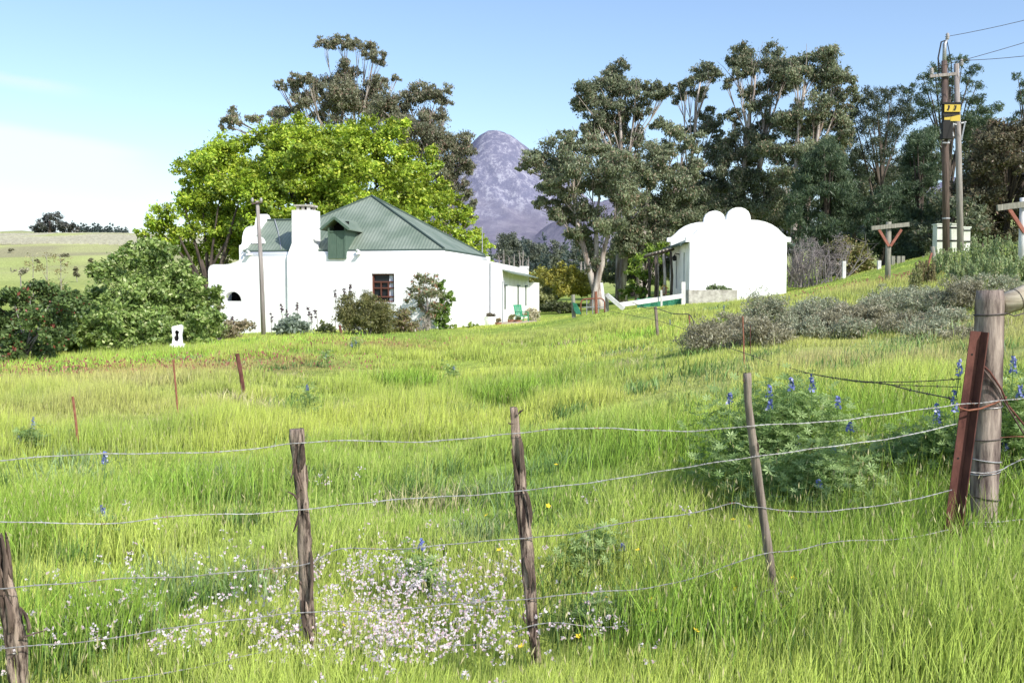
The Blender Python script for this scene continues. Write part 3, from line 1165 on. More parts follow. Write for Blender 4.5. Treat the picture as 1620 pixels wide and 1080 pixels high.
# yard wall with swept top and half-round opening
m = MB()
top = [(-10.25, -.6), (-8.6, -.6), (-8.6, 3.30), (-8.75, 3.24), (-8.95, 3.16), (-9.2, 3.08), (-9.5, 3.05), (-9.95, 3.06), (-10.12, 3.02), (-10.21, 2.93), (-10.25, 2.78)]
m.slab(top, [arch(-9.12, 1.45, .41, 14, .42)], lambda a, b: (a, -.603, b), lambda a, b: (a, -.2, b))
m.box(-10.25, -9.85, -.2, 3.5, -.6, 2.85)
hb('yard_wall', m, 'white')
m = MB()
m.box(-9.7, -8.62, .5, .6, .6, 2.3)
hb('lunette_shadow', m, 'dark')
# window
fr = MB()
for a, b in ((WX0, WX0 + .07), (WX1 - .07, WX1)):
    fr.box(a, b, -.5, -.42, WZ0, WZ1)
for z in (WZ0, WZ0 + .2, WZ0 + .57, WZ0 + .83, WZ1 - .06):
    fr.box(WX0 + .07, WX1 - .07, -.502, -.418, z, z + .06)
for x in (WX0 + .36, WX0 + .68):
    fr.box(x, x + .045, -.498, -.422, WZ0 + .26, WZ0 + .57)
    fr.box(x, x + .045, -.498, -.422, WZ0 + .63, WZ0 + .83)
win = hb('window', fr, 'brown_frame')
m = MB()
m.box(WX0 + .01, WX1 - .01, -.40, -.39, WZ0 + .01, WZ1 - .01)
hb('pane', m, 'glass', win)
m = MB()
vs = []
for i in range(13):
    x = WX1 - .27 + .02 * i
    vs.append((x, -.412 - .004 * (i % 2)))
for i in range(12):
    (x0, y0), (x1, y1) = vs[i], vs[i + 1]
    m.add([(x0, y0, WZ0 + .06), (x1, y1, WZ0 + .06), (x1, y1, WZ1 - .06), (x0, y0, WZ1 - .06)], [(0, 1, 2, 3)])
hb('curtain', m, 'curtain', win)
m = MB()
m.box(WX0 - .06, WX1 + .06, -.66, -.42, WZ0 - .09, WZ0 - .003)
hb('sill', m, 'shade_white', win)

# roofs -------------------------------------------------------------
def roof_part(name, polys, parent=None, th=.05):
    """polys: list of (points, along vector); each sheet gets its own thickness"""
    V = []
    Fq = []
    al = []
    for pts, ax in polys:
        pts = [Vector(p) for p in pts]
        k = len(V)
        nn = len(pts)
        for p in pts:
            V.append(p)
            al.append(p.dot(Vector(ax)))
        for p in pts:
            V.append(p - Vector((0, 0, th)))
            al.append(p.dot(Vector(ax)))
        Fq.append(tuple(range(k, k + nn)))
        Fq.append(tuple(reversed(range(k + nn, k + 2 * nn))))
        for i in range(nn):
            j = (i + 1) % nn
            Fq.append((k + i, k + nn + i, k + nn + j, k + j))
    me = bpy.data.meshes.new(name)
    me.from_pydata([tuple(p) for p in V], [], Fq)
    a = me.attributes.new('along', 'FLOAT', 'POINT')
    a.data.foreach_set('value', al)
    me.materials.append(M['roof'])
    o = bpy.data.objects.new(name, me)
    COL.objects.link(o)
    o.parent = parent or hr
    return o


EZ = 3.68
PK = (-4.2, 3.85, 6.33)
XL, XR, YF, YB = -8.75, .35, -.35, 8.05
RZ = 5.12
t = (RZ - EZ) / (PK[2] - EZ)
hx, hy = XL + (PK[0] - XL) * t, YF + (PK[1] - YF) * t
roof = roof_part('roof', [
    ([(XR, YF, EZ), PK, (hx, hy, RZ), (-8.62, hy, RZ), (-8.62, YF, EZ)], (1, 0, 0)),
    ([(XR, YF, EZ), (XR, YB, EZ), PK], (0, 1, 0)),
    ([(XL, YB, EZ), (XL, YF + .02, EZ), PK], (0, 1, 0)),
    ([(XR, YB, EZ), (XL, YB, EZ), PK], (1, 0, 0)),
    ([(-8.62, hy + .01, RZ - .01), (hx + .3, hy + .01, RZ - .01), (hx + .3, 4.2, EZ), (-8.62, 4.2, EZ)], (1, 0, 0)),
])
m = MB()
m.tube([(XR, YF, EZ + .02), (PK[0], PK[1], PK[2] + .03), (hx, hy, RZ + .03)], .055, 6)
m.tube([(hx, hy, RZ + .03), (-8.62, hy, RZ + .03)], .055, 6)
m.tube([(XR, YB, EZ + .02), (PK[0], PK[1], PK[2] + .03)], .055, 6)
hb('ridge_capping', m, 'gutter', roof)
m = MB()
m.tube([(-8.62, YF - .04, EZ - .06), (XR + .04, YF - .04, EZ - .06), (XR + .04, YB, EZ - .06)], .06, 6)
hb('gutter', m, 'gutter', roof)
m = MB()
m.tube([(-8.2, hy - .05, RZ + .05), (-7.6, .9, EZ + .83), (-6.95, -.33, EZ + .03)], .018, 5)
hb('cable', m, 'pipe', roof)
# braces under the right eave
for y in (1.6, 3.5, 5.7):
    m = MB()
    m.bar((.22, y - .1, 3.40), (.22, y + .15, 3.66), .07, .09)
    hb('eave_brace', m, 'shade_white')
# left gable with rounded lobe, seen nearly edge on
gp = [(-.2, 3.2), (-.2, 3.90), (.02, 3.94), (.10, 4.05), (.13, 4.3), (.28, 4.55), (.52, 4.72), (.85, 4.80), (1.2, 4.83), (1.42, 4.88), (1.48, 5.05), (1.56, 5.25), (1.72, 5.38), (1.93, 5.42)]
gp = gp + [(3.86 - a, b) for a, b in reversed(gp[:-1])]
m = MB()
m.slab(gp, [], lambda a, b: (-8.97, a, b), lambda a, b: (-8.58, a, b))
hb('gable', m, 'white')
m = MB()
m.slab([(-.30, 0), (.30, 0)] + [(.30 * math.cos(math.pi * i / 10), .32 * math.sin(math.pi * i / 10)) for i in range(1, 10)], [],
       lambda a, b: (-8.2 + a, .05, 3.98 + b), lambda a, b: (-8.2 + a, .2, 3.98 + b))
hb('rounded_fitting', m, 'white')  # white half-round piece standing on the roof beside the gable
# chimney
c = -5.82
m = MB()
prof = [(-.70, -.6), (-.70, 3.36), (-.66, 3.5), (-.57, 3.72), (-.475, 3.95), (-.46, 5.36), (.46, 5.36), (.475, 3.95), (.57, 3.72), (.66, 3.5), (.70, 3.36), (.70, -.6)]
m.slab([(c + a, b) for a, b in prof], [], lambda a, b: (a, -.72, b), lambda a, b: (a, .2, b))
chim = hb('chimney', m, 'white')
m = MB()
for a in (-.30, -.06, .18):
    for y in (-.62, -.02):
        m.box(c + a, c + a + .12, y, y + .12, 5.362, 5.52)
m.box(c - .38, c + .38, -.68, .16, 5.522, 5.60)
hb('chimney_cap', m, 'concrete', chim)
m = MB()
m.box(c - .18, c + .18, -.45, -.08, 5.365, 5.51)
hb('cap_gap_shade', m, 'dark', chim)  # black block painting the shade in the gaps under the cap
# waterspouts of the parapet
for x in (-8.35, -3.35):
    m = MB()
    m.bar((x, -.15, 3.52), (x + .08, -.86, 3.47), .15, .06)
    m.tube([(x - .08, -.62, 3.57), (x, -.70, 3.62), (x + .12, -.78, 3.56)], .055, 6)
    hb('waterspout', m, 'white')
# loft dormer
dx = -4.27
m = MB()
m.box(dx - .40, dx - .33, -.7, 1.3, 3.27, 4.62)
m.box(dx + .33, dx + .40, -.7, 1.3, 3.27, 4.62)
m.box(dx - .33, dx + .33, -.7, -.62, 3.27, 3.32)
m.box(dx - .33, dx + .33, -.7, -.62, 4.40, 4.46)
dor = hb('dormer', m, 'green_paint')
m = MB()
m.box(dx - .328, dx - .03, -.67, -.63, 3.322, 4.398)
m.box(dx - .02, dx + .328, -.67, -.63, 3.322, 4.398)
hb('loft_door', m, 'green_paint', dor)
m = MB()
m.box(dx - .33, dx + .33, -.1, -.05, 3.3, 4.9)
hb('dormer_shade', m, 'dark', dor)  # black sheet standing in for the shade inside the dormer
roof_part('dormer_roof', [
    ([(dx - .62, -.95, 4.52), (dx, -.95, 5.02), (dx, 2.05, 5.02), (dx - .62, 1.35, 4.52)], (0, 1, 0)),
    ([(dx + .62, -.95, 4.52), (dx + .62, 1.35, 4.52), (dx, 2.05, 5.02), (dx, -.95, 5.02)], (0, 1, 0))], dor)
m = MB()
m.bar((dx - .64, -.97, 4.50), (dx, -.97, 5.0), .04, .10)
m.bar((dx + .64, -.97, 4.50), (dx, -.97, 5.0), .04, .10)
hb('bargeboard', m, 'green_paint', dor)
# long extension on the right
m = MB()
m.slab([(8.103, -.6), (20.3, -.6), (20.3, 3.12), (20.15, 3.24), (8.103, 3.40)], [], lambda a, b: (.55, a, b), lambda a, b: (.15, a, b))
m.box(-4, .15, 8.103, 8.5, -.6, 3.2)
m.box(-4, .15, 19.9, 20.3, -.6, 3.1)
m.box(-4, -3.6, 8.5, 19.9, -.6, 3.1)
m.box(-3.6, .15, 8.5, 19.9, 2.9, 3.05)
ext = hb('extension_wall', m, 'white')
for kb in ((.12, .58, 7.85, 8.25, 3.402, 3.62), (.1, .6, 19.6, 20.1, 3.262, 3.42)):
    m = MB()
    m.box(*kb)
    hb('parapet_knob', m, 'white', ext)
m = MB()
m.box(-.6, .95, 20.303, 22.0, -.6, 2.42)
hb('end_pier', m, 'white', ext)
roof_part('verandah_roof', [([(.56, 11.6, 3.06), (1.15, 11.6, 2.86), (1.15, 20.25, 2.72), (.56, 20.25, 2.92)], (0, 1, 0))], ext)
for y, z0 in ((12.2, .9), (16.3, .95), (19.0, 1.0)):
    m = MB()
    m.box(.552, .60, y, y + .16, z0, 2.15)
    m.box(.552, .68, y - .1, y + .26, 2.153, 2.24)
    hb('wall_slit', m, 'gutter', ext)
m = MB()
m.tube([(.63, 8.0, 3.3), (.63, 8.0, -.2)], .05, 6)
hb('downpipe', m, 'pipe', ext)

# ------------------------------------------------------------------ things round the house
def simple(name, label, cat, mb, mat, loc, group=None, smooth=False):
    o = mb.build(name, M[mat], None, loc, smooth)
    return tag(o, label, cat, group)


# telephone pole leaning before the gable
b = P(417, 524, 40.5)
tp = P(407, 318, 40.5)
pr = thing('telephone_pole', 'thin leaning grey wooden pole before the farmhouse gable', 'pole', b)
m = MB()
m.tube([b + Vector((0, 0, -.3)), b * .5 + tp * .5 + Vector((.03, 0, 0)), tp], [.098, .088, .07], 8)
m.build('shaft', M['pole_pale'], pr, b, smooth=True)
m = MB()
m.bar(tp + Vector((-.2, -.1, -.12)), tp + Vector((.22, -.1, -.05)), .05, .06)
m.build('crosspiece', M['pole'], pr, b)
for s in (-.17, .18):
    m = MB()
    k = tp + Vector((s, -.1, -.08))
    m.tube([k, k + Vector((0, 0, .07)), k + Vector((0, 0, .12)), k + Vector((0, 0, .2))], [.025, .05, .06, .03], 8)
    m.build('insulator', M['ceramic'], pr, b, smooth=True)

# antenna mast
b = PG(763, 53)
m = MB()
tp = P(763, 358, 53)
m.tube([b, tp], [.045, .025], 6)
simple('antenna_mast', 'thin pale antenna mast rising behind the farmhouse parapet', 'mast', m, 'steel', b)
# thin steel pole by the terrace
b = P(795, 517, 48.6)
m = MB()
tp = P(795, 447, 48.6)
m.tube([b + Vector((0, 0, -.2)), tp, tp + Vector((.0, -.02, .03)), tp + Vector((.09, 0, .05))], [.035, .035, .04, .03], 6)
simple('steel_pole', 'slim grey steel pole standing between flowerpots at the terrace', 'pole', m, 'pipe', b)
# terrace slab
m = MB()
pa = [(775, 516.5, 48.2), (850, 515, 49), (848, 511.5, 53.5), (800, 511, 54)]
pp = [P(*k) for k in pa]
for k in pp:
    k.z = H(k.x, k.y) + .10
m.add(pp + [k - Vector((0, 0, .3)) for k in pp], [(0, 1, 2, 3), (7, 6, 5, 4), (0, 4, 5, 1), (1, 5, 6, 2), (2, 6, 7, 3), (3, 7, 4, 0)])
tz = m.build('path', M['paving'])
tag(tz, kind='structure')


def lathe(mb, c, prof, n=14):
    k = len(mb.v)
    vs = []
    for r, z in prof:
        for i in range(n):
            a = 2 * math.pi * i / n
            vs.append((c[0] + r * math.cos(a), c[1] + r * math.sin(a), c[2] + z))
    fs = []
    for j in range(len(prof) - 1):
        for i in range(n):
            i2 = (i + 1) % n
            fs.append((j * n + i, j * n + i2, (j + 1) * n + i2, (j + 1) * n + i))
    fs.append(tuple(reversed(range(n))))
    fs.append(tuple((len(prof) - 1) * n + i for i in range(n)))
    mb.add(vs, fs)


def potted(px, py, Y, r, h, mat, label, cols, fh):
    b = P(px, py, Y)
    rt = thing('flowerpot', label, 'flowerpot', b)
    m = MB()
    lathe(m, b, [(r * .62, 0), (r * .85, h * .35), (r, h * .75), (r * .98, h * .9), (r * 1.08, h * .92), (r * 1.08, h), (r * .9, h), (r * .88, h * .9)])
    m.build('pot', M[mat], rt, b, smooth=False)
    c = [(b + Vector((rng.uniform(-.5, .5) * r, rng.uniform(-.5, .5) * r, h + fh * rng.uniform(.2, .8))), r * .6) for _ in range(7)]
    V, C = clump_leaves([(tuple(a), q) for a, q in c], .10, 14, 5, .8, .4, 0, .4, .45, cols)
    leaf_object('plant', V, C, rt, b)


potted(775, 517.5, 47.6, .26, .50, 'white', 'large white flowerpot with dark seedlings on the terrace', [(.10, .09, .06), (.2, .17, .11)], .12)
potted(788, 516.5, 48.4, .17, .2, 'terracotta', 'low terracotta flowerpot left of the slim steel pole', [(.25, .17, .1), (.32, .3, .14)], .2)
potted(810, 514.5, 50, .22, .28, 'terracotta', 'terracotta flowerpot with bushy plant beside the green chair', [(.2, .24, .08), (.34, .32, .15)], .24)
potted(820.5, 514.5, 49.6, .15, .26, 'terracotta', 'small dark flowerpot in front of the green chair', [(.10, .14, .05), (.2, .24, .08)], .16)
# green garden chair
b = P(826, 513, 50.5)
ch = thing('garden_chair', 'green plastic garden chair on the terrace by the wall', 'chair', b, R(35))
m = MB()
m.box(-.24, .24, -.22, .24, .40, .44)
m.build('seat', M['chair'], ch)
m = MB()
m.bar((-.2, .26, .42), (-.2, .42, .95), .05, .04)
m.bar((.2, .26, .42), (.2, .42, .95), .05, .04)
for q in range(5):
    m.bar((-.16 + .08 * q, .265, .46), (-.16 + .08 * q, .41, .93), .055, .02)
m.bar((-.24, .42, .95), (.24, .42, .95), .05, .06)
m.build('backrest', M['chair'], ch)
for sx in (-.22, .22):
    for sy in (-.2, .22):
        m = MB()
        m.bar((sx, sy, .40), (sx * 1.12, sy * 1.15, 0), .045, .045)
        m.build('leg', M['chair'], ch)
    m = MB()
    m.bar((sx, -.2, .62), (sx, .3, .64), .05, .035)
    m.bar((sx, -.2, .44), (sx, -.2, .62), .04, .04)
    m.build('armrest', M['chair'], ch)
# white ornament with a dark hollow at the edge of the shrubs
b = PG(280, 32.5)
b.z = P(280, 545, 32.5).z
rt = thing('garden_ornament', 'small white upright garden ornament with dark hollow before the leafy shrub', 'ornament', b, R(8))
m = MB()
ol = [(-.19, -.1), (.16, -.1), (.15, .05), (.13, .3), (.17, .52), (.17, .60), (.10, .65), (0, .62), (-.14, .60), (-.18, .55), (-.16, .40), (-.15, .2), (-.17, .08)]
m.slab(ol, [[(-.10, .12), (.00, .10), (.045, .2), (.03, .32), (.06, .42), (-.02, .48), (-.09, .42), (-.07, .3), (-.12, .22)]], lambda a, c_: (a, -.06, c_), lambda a, c_: (a, .08, c_))
m.build('body', M['white'], rt)
m = MB()
m.box(-.15, .12, .082, .10, .06, .52)
m.build('hollow', M['dark'], rt)  # dark backing panel that paints the shade in the opening
m = MB()
m.box(-.23, .21, -.12, .13, -.15, .03)
m.build('base', M['white'], rt)

# ------------------------------------------------------------------ outbuilding
OX, OY = 10.66, 47.5
k = OY / F
oz = CZ - 460 * 0


def gprof(sc=1.0, dz=0.0, wallw=None):
    pts = [(-83, 384), (-83, 376), (-76, 375), (-70, 370), (-62, 362), (-52, 355.5), (-42, 351.5), (-30, 349), (-19, 348.5), (-18.5, 342), (-15.5, 335.5), (-10, 331), (-4, 329)]
    pts = pts + [(-a, b) for a, b in reversed(pts)]
    pts[0] = (-83, 383)
    pts[-1] = (83, 383)
    return [(a * k * sc, CZ + (460 - b) * k + dz) for a, b in pts]


ob = thing('outbuilding', 'small white outbuilding with round double-curved gable on the right slope', 'outbuilding', (OX, OY, 0))
HW = 76.5 * k
zb = H(OX, OY) - 1.2
L = 5.6
m = MB()
pf = gprof()
ol = [(-HW, zb)] + [(-HW, pf[0][1])] + pf + [(HW, pf[-1][1]), (HW, zb)]
m.slab(ol, [], lambda a, b: (a, 0, b), lambda a, b: (a, .32, b))
g = m.build('front_gable', M['white'], ob)
m = MB()
pf = gprof(1.0, .28)
ol = [(-HW, zb)] + [(-HW, pf[0][1])] + pf + [(HW, pf[-1][1]), (HW, zb)]
m.slab(ol, [], lambda a, b: (a, L, b), lambda a, b: (a, L + .32, b))
m.build('rear_gable', M['white'], ob)
ez = CZ + (460 - 384) * k
slits = []
for y0 in (1.35, 3.6):
    slits.append([(y0, ez - 2.15), (y0 + .42, ez - 2.15), (y0 + .42, ez - .42), (y0, ez - .42)])
m = MB()
m.slab([(.32, zb), (L, zb), (L, ez), (.32, ez)], slits, lambda a, b: (-HW, a, b), lambda a, b: (-HW + .35, a, b))
m.build('side_wall', M['white'], ob)
m = MB()
m.box(HW - .35, HW, .32, L, zb, ez)
m.build('side_wall', M['white'], ob)
for y0 in (1.35, 3.6):
    m = MB()
    m.box(-HW + .16, -HW + .2, y0, y0 + .42, ez - 2.15, ez - .42)
    wn = m.build('slit_window', M['gutter'], ob)
    m = MB()
    m.box(-HW + .12, -HW + .158, y0 + .05, y0 + .37, ez - 2.08, ez - .5)
    m.build('pane', M['glass'], wn)
r0 = CZ + (460 - 358) * k
roof_part('roof', [([(-HW - .35, .322, ez - .03), (-HW - .35, L - .002, ez - .03), (0, L - .002, r0 + .25), (0, .322, r0 + .25)], (0, 1, 0)),
                   ([(HW + .35, .322, ez - .03), (0, .322, r0 + .25), (0, L - .002, r0 + .25), (HW + .35, L - .002, ez - .03)], (0, 1, 0))], ob)
m = MB()
m.tube([(-HW - .38, .2, ez - .08), (-HW - .38, L, ez - .08)], .07, 6)
m.build('gutter', M['gutter'], ob)
m = MB()
m.tube([(HW + .38, .2, ez - .1), (HW + .38, L, ez - .1)], .07, 6)
m.build('gutter', M['gutter'], ob)
m = MB()
m.tube([(-HW, 2.9, ez - .45), (-HW - .22, 2.9, ez - .40), (-HW - .25, 2.9, ez - .5)], .025, 5)
lathe(m, (-HW - .25, 2.9, ez - .78), [(.05, 0), (.10, .05), (.11, .2), (.03, .3)], 8)
m.build('wall_lamp', M['black'], ob)
# concrete planter wall before the gable
b0, b1 = P(1086, 478, 46.2), P(1160, 472, 46.4)
m = MB()
z0 = P(1120, 458.5, 46.3).z
m.box(b0.x, b1.x, 45.6, 45.85, b0.z - .6, z0)
m.box(b0.x, b0.x + .25, 45.85, 47.2, b0.z - .6, z0 - .003)
m.box(b1.x - .25, b1.x, 45.85, 47.2, b0.z - .6, z0 - .003)
m.box(b0.x + .25, b1.x - .25, 45.85, 47.2, b0.z - .6, z0 - .12)
simple('planter_wall', 'low stained concrete planter wall before the outbuilding', 'planter', m, 'concrete', (b0.x, 46, b0.z))
# rustic pergola
b = P(1045, 470, 51.5)
zt = P(1045, 404, 51.5).z
pg = thing('pergola', 'rough dark pole pergola beside the outbuilding wall', 'pergola', (b.x, 51.5, b.z))
xs = [P(p, 460, 51.5).x for p in (1033, 1046, 1057)]
for i, x in enumerate(xs):
    for y in (50.6, 53.0):
        m = MB()
        m.tube([(x, y, b.z - .5), (x + .05, y, (b.z + zt) / 2), (x - .03, y, zt - .08 + .12 * i)], [.085, .075, .07], 7, wob=.18)
        m.build('post', M['dark_bark'] if i != 1 else M['euc_bark'], pg, (b.x, 51.5, b.z), smooth=True)
for y in (50.6, 53.0):
    m = MB()
    m.tube([(xs[0] - .3, y, zt - .05), (xs[2] + .15, y, zt + .28)], .06, 6, wob=.2)
    m.build('beam', M['dark_bark'], pg, (b.x, 51.5, b.z))
for q in range(7):
    m = MB()
    f = q / 6
    m.tube([(xs[0] - .2 + (xs[2] - xs[0] + .3) * f, 50.2, zt + .06 + .3 * f), (xs[0] - .15 + (xs[2] - xs[0] + .3) * f, 53.4, zt + .08 + .3 * f)], .045, 5, wob=.2)
    m.build('rafter', M['euc_bark'], pg, (b.x, 51.5, b.z))
# bird table
b = P(1050.5, 476, 49.5)
bt = thing('bird_feeder', 'little wooden bird feeder with pitched yellow roof by the pergola', 'bird feeder', b)
m = MB()
m.tube([b + Vector((0, 0, -.3)), b + Vector((0, 0, .32))], .03, 6)
m.build('post', M['pole'], bt, b)
m = MB()
for s in (-1, 1):
    m.bar(b + Vector((0, -.0, .78)), b + Vector((s * .2, -.0, .60)), .3, .03, up=(0, 0, 1))
m.build('roof', M['fruitwood'], bt, b)
m = MB()
m.box(b.x - .12, b.x + .12, b.y - .12, b.y + .12, b.z + .32, b.z + .36)
for sx in (-.1, .1):
    for sy in (-.1, .1):
        m.box(b.x + sx - .02, b.x + sx + .02, b.y + sy - .02, b.y + sy + .02, b.z + .36, b.z + .66)
m.build('tray', M['terracotta'], bt, b)
# white rail with post, leaning boards, gate
b = P(1081, 482, 44)
m = MB()
tp = P(1081, 446, 44)
m.bar(b + Vector((0, 0, -.4)), tp, .17, .15, up=(0, 1, 0))
simple('fence_post', 'stout whitewashed post at the end of the long white rail', 'fence post', m, 'white_wood', b)
m = MB()
a, c_ = P(978, 482.5, 42.5), P(1079, 468, 43.9)
m.bar(a, c_, .09, .19)
simple('fence_rail', 'long whitewashed sloping rail left of the outbuilding', 'rail', m, 'white_wood', a)
m = MB()
a, c_ = P(960, 466, 42.2), P(987, 489, 41.9)
m.bar(a, c_, .08, .17)
simple('fallen_board', 'white board leaning diagonally against the gate post', 'board', m, 'white_wood', c_)
m = MB()
a, c_ = P(960.5, 492, 42.4), P(960, 464, 42.4)
m.bar(a + Vector((0, 0, -.3)), c_, .15, .14, up=(0, 1, 0))
simple('gate_post', 'grey wooden gate post beneath the leaning white board', 'gate post', m, 'tpost', a)
m = MB()
a, c_ = P(957, 488, 42.9), P(951.5, 447, 42.9)
m.bar(a, c_, .12, .05, up=(0, 1, 0))
simple('leaning_plank', 'pale plank leaning upright against the gate', 'plank', m, 'white_wood', a)
m = MB()
a, c_ = P(943.5, 498, 41.6), P(942.5, 461, 41.6)
m.tube([a + Vector((0, 0, -.2)), c_], .06, 6)
simple('fence_standard', 'rust red steel standard before the tubular gate', 'fence post', m, 'rust_light', a)
m = MB()
a, c_ = P(1046.5, 484, 43.2), P(1046, 459, 43.2)
m.tube([a + Vector((0, 0, -.2)), c_], .045, 5)
simple('fence_stake', 'slim pale stake crossing the long white rail', 'stake', m, 'white_wood', a)
g0 = P(919, 498, 42.2)
gt = thing('tubular_gate', 'low rusty gate of bent tubes at the field corner', 'gate', g0)
x0, x1 = P(919, 460, 42.2).x, P(956.5, 460, 42.2).x
zt = P(937, 473, 42.2).z
zb_ = g0.z
m = MB()
m.tube([(x0, 42.2, zb_), (x0, 42.2, zt - .16), (x0 + .05, 42.2, zt - .05), (x0 + .16, 42.2, zt), (x1 - .16, 42.2, zt + .03), (x1 - .05, 42.2, zt - .03), (x1, 42.2, zt - .14), (x1, 42.2, zb_)], .03, 6)
m.build('gate_frame', M['rust_light'], gt, g0, smooth=True)
for q in (1, 2, 3):
    m = MB()
    x = x0 + (x1 - x0) * q / 4
    m.tube([(x, 42.2, zb_), (x, 42.2, zt)], .02, 5)
    m.build('bar', M['steel'], gt, g0)
m = MB()
m.tube([(x0, 42.2, zt - .35), (x1, 42.2, zt - .33)], .02, 5)
m.build('bar', M['steel'], gt, g0)
b = P(908, 500, 41.5)
m = MB()
m.tube([b + Vector((0, 0, -.2)), P(906.5, 466, 41.5)], [.09, .08], 7)
o = simple('gate_post', 'grey gate post with green netting slung round it', 'gate post', m, 'tpost', b)
m = MB()
pts = [P(906, 478, 41.35), P(912, 480, 41.3), P(917, 489, 41.3), P(920, 497, 41.3), P(912, 497, 41.3), P(908, 490, 41.3)]
m.add(pts + [p + Vector((0, .1, 0)) for p in pts], [(0, 1, 2, 3, 4, 5), (11, 10, 9, 8, 7, 6)] + [(i, (i + 1) % 6, (i + 1) % 6 + 6, i + 6) for i in range(6)])
simple('green_netting', 'bundle of green netting hanging on the gate post', 'netting', m, 'net', b)
# green shade cloth low behind the rail
m = MB()
a, c_ = P(1008, 483, 46), P(1078, 480, 46.2)
n_ = 14
tp = []
for i in range(n_):
    f = i / (n_ - 1)
    q = a.lerp(c_, f)
    m.v.append((q.x, q.y + .05 * math.sin(i * 1.9), q.z - .3))
    m.v.append((q.x, q.y + .05 * math.sin(i * 1.9 + .5), P(1040, 471.5 + 1.5 * math.sin(i * 1.3), 46).z))
m.f += [(2 * i, 2 * i + 2, 2 * i + 3, 2 * i + 1) for i in range(n_ - 1)]
simple('shade_cloth', 'low strip of green shade cloth behind the white rail', 'cloth', m, 'net', a)
# ------------------------------------------------------------------ trees
OAK = [(.12, .22, .02), (.43, .55, .05), (.54, .59, .08)]
EUC = [(.095, .125, .07), (.34, .38, .21), (.35, .27, .18)]
EUC2 = [(.105, .12, .075), (.34, .345, .21), (.36, .25, .19)]
EUCD = [(.075, .10, .06), (.275, .31, .175), (.29, .24, .16)]
PINE = [(.035, .065, .035), (.14, .20, .10), (.16, .20, .10)]
PINE2 = [(.04, .055, .04), (.115, .15, .09), (.14, .15, .09)]

# --- the bright oaks behind the house
YO = 60
cl = ell_clumps(500, 318, 205, 104, 78, 33, YO, depth=6.5, lower=-.75)
cl += [(P(x, y + 17, YO + rng.uniform(-3, 1)), r / F * YO) for x, y, r in
       [(310, 262, 22), (335, 225, 28), (375, 215, 30), (430, 203, 30), (480, 200, 26), (520, 203, 26), (570, 195, 30), (610, 205, 30), (650, 225, 28), (675, 255, 28), (690, 290, 26), (300, 290, 18), (325, 300, 26), (345, 330, 30), (640, 270, 32), (560, 240, 34), (450, 250, 32), (400, 280, 30), (500, 290, 34), (600, 300, 30)]]
cl += [(P(x, y + 12, 54.5 + rng.uniform(-1.2, 1.2)), r / F * 55) for x, y, r in [(430, 240, 26), (470, 235, 28), (510, 245, 28), (550, 250, 28), (590, 260, 28), (450, 275, 26), (490, 285, 28), (530, 290, 28), (570, 295, 28), (610, 300, 26), (410, 300, 26), (400, 260, 24), (640, 330, 26), (470, 320, 26), (440, 320, 24), (510, 325, 22), (420, 350, 24), (455, 350, 20), (550, 215, 24), (630, 270, 24)]]
crown_tree('oak_tree', 'broad bright green oak tree spreading behind the farmhouse roof', 'tree', YO, 520, cl, OAK, .20, .5, tint=.32, dens=14, outw=.55, nsub=9, sub=.28, group='bright green oaks', trunk_top=.5, limbs=34)
cl = [(P(x, y, 56 + rng.uniform(-2.5, 2.5)), r / F * 56) for x, y, r in
      [(235, 352, 22), (262, 338, 26), (290, 322, 28), (320, 320, 26), (350, 345, 30), (380, 360, 28), (300, 360, 30), (260, 372, 26), (330, 390, 28), (370, 395, 26), (290, 395, 28), (225, 370, 14), (395, 330, 24), (345, 415, 22), (310, 425, 22), (385, 300, 26), (350, 300, 24)]]
crown_tree('oak_tree', 'lower bright green oak tree left of the white gable', 'tree', 56, 335, cl, OAK, .20, .3, tint=.3, dens=14, outw=.55, nsub=9, sub=.28, group='bright green oaks', trunk_top=.5, limbs=34)
cl = [(P(x, y, 63 + rng.uniform(-2, 2)), r / F * 63) for x, y, r in
      [(680, 300, 26), (700, 325, 26), (720, 345, 24), (735, 365, 24), (745, 385, 22), (755, 400, 18), (768, 390, 14), (700, 360, 26), (690, 385, 24), (660, 330, 26), (725, 395, 22), (715, 315, 18), (755, 370, 16), (640, 320, 26), (770, 410, 10), (740, 345, 16)]]
crown_tree('oak_tree', 'bright green oak tree rising behind the right end of the roof', 'tree', 63, 700, cl, OAK, .20, .3, tint=.3, dens=14, outw=.55, nsub=9, sub=.28, group='bright green oaks', trunk_top=.5, limbs=34)

